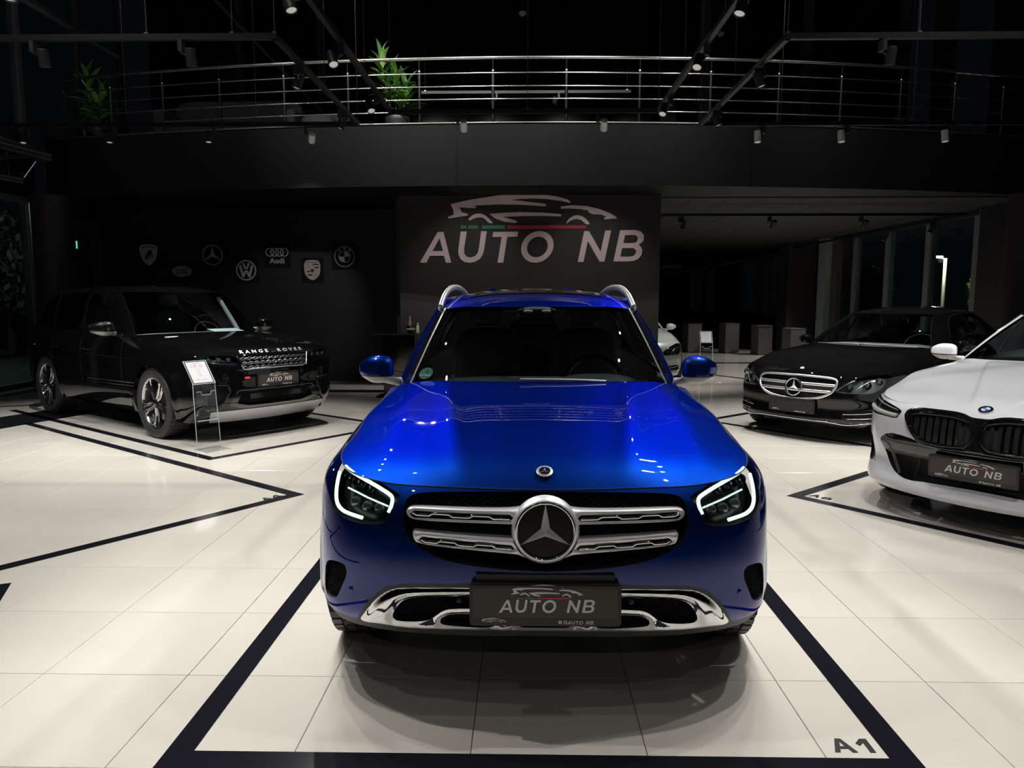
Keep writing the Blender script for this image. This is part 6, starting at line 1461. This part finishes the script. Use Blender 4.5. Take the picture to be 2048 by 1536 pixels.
# clear information stands
def info_stand(loc, rz, label):
    e = empty('information_stand', (*loc, 0), rz, label, 'display stand', 'clear information stands'); ac_ = glass('acrylic', (.93, .95, .95)); ed = mat('acrylic_edge', (.55, .60, .60), .2)
    obj('base', box((0, 0, .004), (.27, .26, .008)), ac_, e, smooth=False)
    lean = .05; P = lambda z: .06 + lean*(z/.68)
    obj('upright', flat(Surf([(-.13, P(0), .008), (.13, P(0), .008), (.12, P(.68), .68), (-.12, P(.68), .68)], [[0, 1, 2], [0, 2, 3]])), ac_, e, smooth=False)
    for s_ in (-1, 1): obj('edge', tube([(s_*.13, P(0), .008), (s_*.12, P(.68), .68)], .004, 6), ed, e)
    obj('pocket', flat(Surf([(-.105, P(.3) - .03, .30), (.105, P(.3) - .03, .30), (.105, P(.6) - .03, .60), (.055, P(.6) - .03, .60), (.05, P(.57) - .03, .565), (-.05, P(.57) - .03, .565), (-.055, P(.6) - .03, .60), (-.105, P(.6) - .03, .60)], [[0, 1, 4], [0, 4, 5], [1, 2, 3], [1, 3, 4], [0, 5, 6], [0, 6, 7]])), ac_, e, smooth=False)
    obj('pocket_edge', tube([(-.105, P(.6) - .03, .60), (-.055, P(.6) - .03, .60), (-.05, P(.57) - .03, .565), (.05, P(.57) - .03, .565), (.055, P(.6) - .03, .60), (.105, P(.6) - .03, .60)], .0025, 5), ed, e); obj('pocket_floor', box((0, P(.3) - .015, .30), (.21, .03, .005)), ed, e, smooth=False)
    a, b_ = np.array([0, P(.68) - .01, .675]), np.array([0, P(.68) + .17, .90]); X = np.array([.122, 0, 0])
    pn = np.cross(b_ - a, X); pn = -pn/np.linalg.norm(pn); pn = pn if pn[2] > 0 else -pn
    q = lambda s0, t0, o_: tuple(a + X*s0 + (b_ - a)*t0 + pn*o_)
    obj('holder', flat(Surf([q(-1, 0, 0), q(1, 0, 0), q(1, 1, 0), q(-1, 1, 0)], [[0, 1, 2], [0, 2, 3]])), mat('holder_black', (.02, .02, .022), .3), e, smooth=False)
    obj('paper', flat(Surf([q(-.86, .05, .003), q(.86, .05, .003), q(.86, .95, .003), q(-.86, .95, .003)], [[0, 1, 2], [0, 2, 3]])), mat('sheet_white', (.46, .455, .49), .5), e, smooth=False)
    obj('holder_edge', tube([q(-1, 0, .002), q(1, 0, .002), q(1, 1, .002), q(-1, 1, .002)], .004, 6, closed=True), ed, e)
    pr = mat('print_grey', (.35, .34, .40), .6); red = mat('print_red', (.5, .12, .14), .6)
    for k, (s0, s1, t0, t1, m_) in enumerate(((-.5, .55, .885, .905, pr), (-.6, -.35, .80, .83, pr), (-.22, -.05, .80, .84, red), (.15, .55, .80, .83, pr), (-.6, -.3, .73, .755, pr), (-.22, -.05, .725, .76, red), (.15, .5, .73, .755, pr), (-.3, .2, .64, .65, pr), (-.2, .15, .58, .59, pr), (-.2, .1, .52, .53, pr), (-.15, .15, .46, .47, pr), (-.2, .1, .40, .41, pr), (-.1, .1, .34, .35, pr), (-.5, -.15, .17, .2, pr), (.1, .4, .17, .2, pr))):
        obj('print', flat(Surf([q(s0, t0, .0042), q(s1, t0, .0042), q(s1, t1, .0042), q(s0, t1, .0042)], [[0, 1, 2], [0, 2, 3]])), m_, e, smooth=False)
    return e
info_stand((-3.215, 7.33), .93, 'clear acrylic information stand with a sheet before the black SUV')
info_stand((3.62, 14.6), -.1, 'distant acrylic information stand near the silver sedan')
# lighting truss at the left edge
tr_ = empty('lighting_truss', (-5.7, 8.0, 2.8), 0, 'black lighting truss end at the left edge', 'truss'); tb = mat('truss_black', (.004, .004, .005), .5, spec=.1); tl_ = mat('truss_tube', (.30, .38, .40), .25, 1)
obj('chord', tube([(-.9, -.55, .62), (.60, 0, .255)], .045, 10), tb, tr_); obj('chord', tube([(-.9, -.4, .20), (.24, .05, .02)], .035, 10), tb, tr_); obj('chord', tube([(-.9, .3, .28), (.42, .1, .30)], .022, 8), tb, tr_)
for a, b_ in (((-.10, -.2, .30), (-.32, -.2, .12)), ((.42, 0, .22), (.24, .05, .05)), ((.10, 0, .32), (.12, 0, .06)), ((.02, 0, .34), (.06, 0, .06)), ((-.5, -.3, .42), (-.42, -.3, .14))): obj('strut', tube([a, b_], .009, 6), tl_, tr_)
# smoke detectors, exit light, pedestals
for x, y, z, lb in ((-.06, 13.0, 6.34, 'small pale hanging detector high above the balcony centre'), (3.55, 14.0, 6.33, 'small pale hanging detector high above the balcony right of centre')):
    o = empty('detector', (x, y, z), 0, lb, 'detector', 'hanging detectors'); obj('dome', lathe([(.06, .03), (.065, 0), (.04, -.03), (.001, -.04)], 20, 'z'), mat('detector_grey', (.35, .35, .34), .5), o); obj('cord', tube([(0, 0, .03), (0, 0, ZTOP - z)], .004, 5), mat('wire_grey', (.09, .09, .095), .5), o)
ex = empty('exit_light', (-8.36, YB - .03, 2.55), 0, 'small green exit light by the grey door', 'exit light'); obj('case', box((0, 0, 0), (.05, .04, .16)), black(), ex, smooth=False); obj('lit_face', box((0, -.021, 0), (.04, .004, .14)), mat('exit_green', (.1, .6, .3), .4, emit=(.1, 1, .45), estr=.8), ex, smooth=False)
for k, (x, y, h) in enumerate(((4.9, 21.6, .84), (5.9, 21.3, .86), (6.65, 20.7, .82), (7.0, 19.2, .80))):
    o = empty('pedestal', (x, y, 0), .2, 'dark square pedestal deep in the hall, number %s from the left' % ('one', 'two', 'three', 'four')[k], 'pedestal', 'pedestals at the back')
    obj('block', box((0, 0, h/2), (.42, .42, h - .04)), mat('pedestal_brown', (.060, .054, .054), .6), o, smooth=False); obj('top_plate', box((0, 0, h - .01), (.44, .44, .02)), mat('pedestal_brown', (.060, .054, .054), .6), o, smooth=False)
# outside: trees, lamp post
def tree(loc, h, r, label, n, seed, col):
    rnd = random.Random(seed); e = empty('tree', (*loc, -.035 if -20 < loc[0] < -15 else -.1), 0, label, 'tree', 'trees outside'); obj('trunk', tube([(0, 0, 0), (.05, 0, h*.5), (0, .05, h*.8)], [.14, .10, .05], 8), mat('bark', (.05, .04, .03), .9), e)
    V = []; F = []
    for k in range(n):
        while True:
            p = np.array([rnd.uniform(-1, 1) for _ in range(3)])
            if p@p < 1: break
        p = p*[r, r, r*.9] + [0, 0, h - r*.6]; s_ = rnd.uniform(.10, .2); a = np.array([rnd.gauss(0, 1) for _ in range(3)]); a /= np.linalg.norm(a); b2 = np.cross(a, [.3, .5, .8]); b2 /= np.linalg.norm(b2)
        q = len(V); V += [p - a*s_, p + b2*s_*.5, p + a*s_, p - b2*s_*.5]; F += [[q, q+1, q+2], [q, q+2, q+3]]
    o = obj('foliage', Surf(V, F), mat(col[0], col[1], .7, noise=(2, .4)), e, smooth=False, kind='stuff'); return e
tree((-15.2, 21.4), 3.6, 1.7, 'dim leafy tree outside the left window', 2600, 1, ('foliage_dim', (.11, .15, .10)))
tree((-23.0, 31), 5.0, 2.2, 'second dim tree farther outside the left window', 2000, 2, ('foliage_dim', (.11, .15, .10)))
tree((15.2, 34), 3.0, 1.5, 'dark bushy tree outside the right windows beside the lamp post', 2600, 3, ('foliage_right', (.16, .24, .07)))
tree((23.0, 35.5), 3.0, 1.7, 'dark bushy tree outside the right windows right of the lamp post', 2600, 4, ('foliage_right', (.16, .24, .07)))
lp = empty('lamp_post', (20.0, 35.6, -.1), 0, 'lit street lamp post seen through the right window', 'lamp post'); lm_ = mat('lamp_pole', (.62, .62, .52), .6)
obj('pole', tube([(0, 0, 0), (0, 0, 1.9), (0, 0, 3.6)], [.085, .08, .075], 14), lm_, lp); obj('arm', tube([(0, 0, 3.55), (-.35, -.1, 3.66)], .03, 8), lm_, lp)
obj('lamp_head', blob((-.42, -.12, 3.66), (.22, .12, .05), (.7, .7)), mat('lamp_glow', (1, .98, .85), .4, emit=(1, .95, .75), estr=9), lp)
li = bpy.data.lights.new('street_lamp', 'POINT'); li.energy = 260; li.color = (1, .93, .72); li.shadow_soft_size = .12; lo = bpy.data.objects.new('street_lamp', li); COL.objects.link(lo); lo.parent = lp; lo.location = (-.45, -.35, 3.5)
yl = empty('added_yard_lamp', (-14.3, 16.6, -.1), 0, 'yard lamp outside beyond the left window', 'lamp post'); obj('pole', tube([(0, 0, 0), (0, 0, 4.2)], .05, 8), lm_, yl); obj('lamp_head', blob((0, 0, 4.25), (.16, .16, .06), (.7, .7)), mat('lamp_glow_cool', (.8, 1, .95), .4, emit=(.75, 1, .92), estr=4), yl)  # unseen lamp added outside to light the trees dimly
li = bpy.data.lights.new('added_yard_light', 'POINT'); li.energy = 130; li.color = (.80, 1, .95); li.shadow_soft_size = .15; lo = bpy.data.objects.new('added_yard_light', li); COL.objects.link(lo); lo.parent = yl; lo.location = (0, 0, 4.05)
# ------------------------------------------------------------------ the cars in their bays
build_blue((.072, 2.49))
build_dark_suv((-2.80, 8.165), math.radians(53.2))
blackp = mat('black_paint', (.0030, .0033, .0038), .3, 0, coat=1, coatr=.008, spec=0)
build_sedan((2.93, 8.0), math.radians(-49.7), 'black sedan with chrome grille star parked on the right behind the white sedan', blackp)
build_white((2.917, 4.706), math.radians(-51))
build_sedan((1.94, 12.75), 0, 'silver sedan half hidden behind the sign wall', mat('silver_paint', (.44, .48, .46), .35, .1, coat=1), full=False)
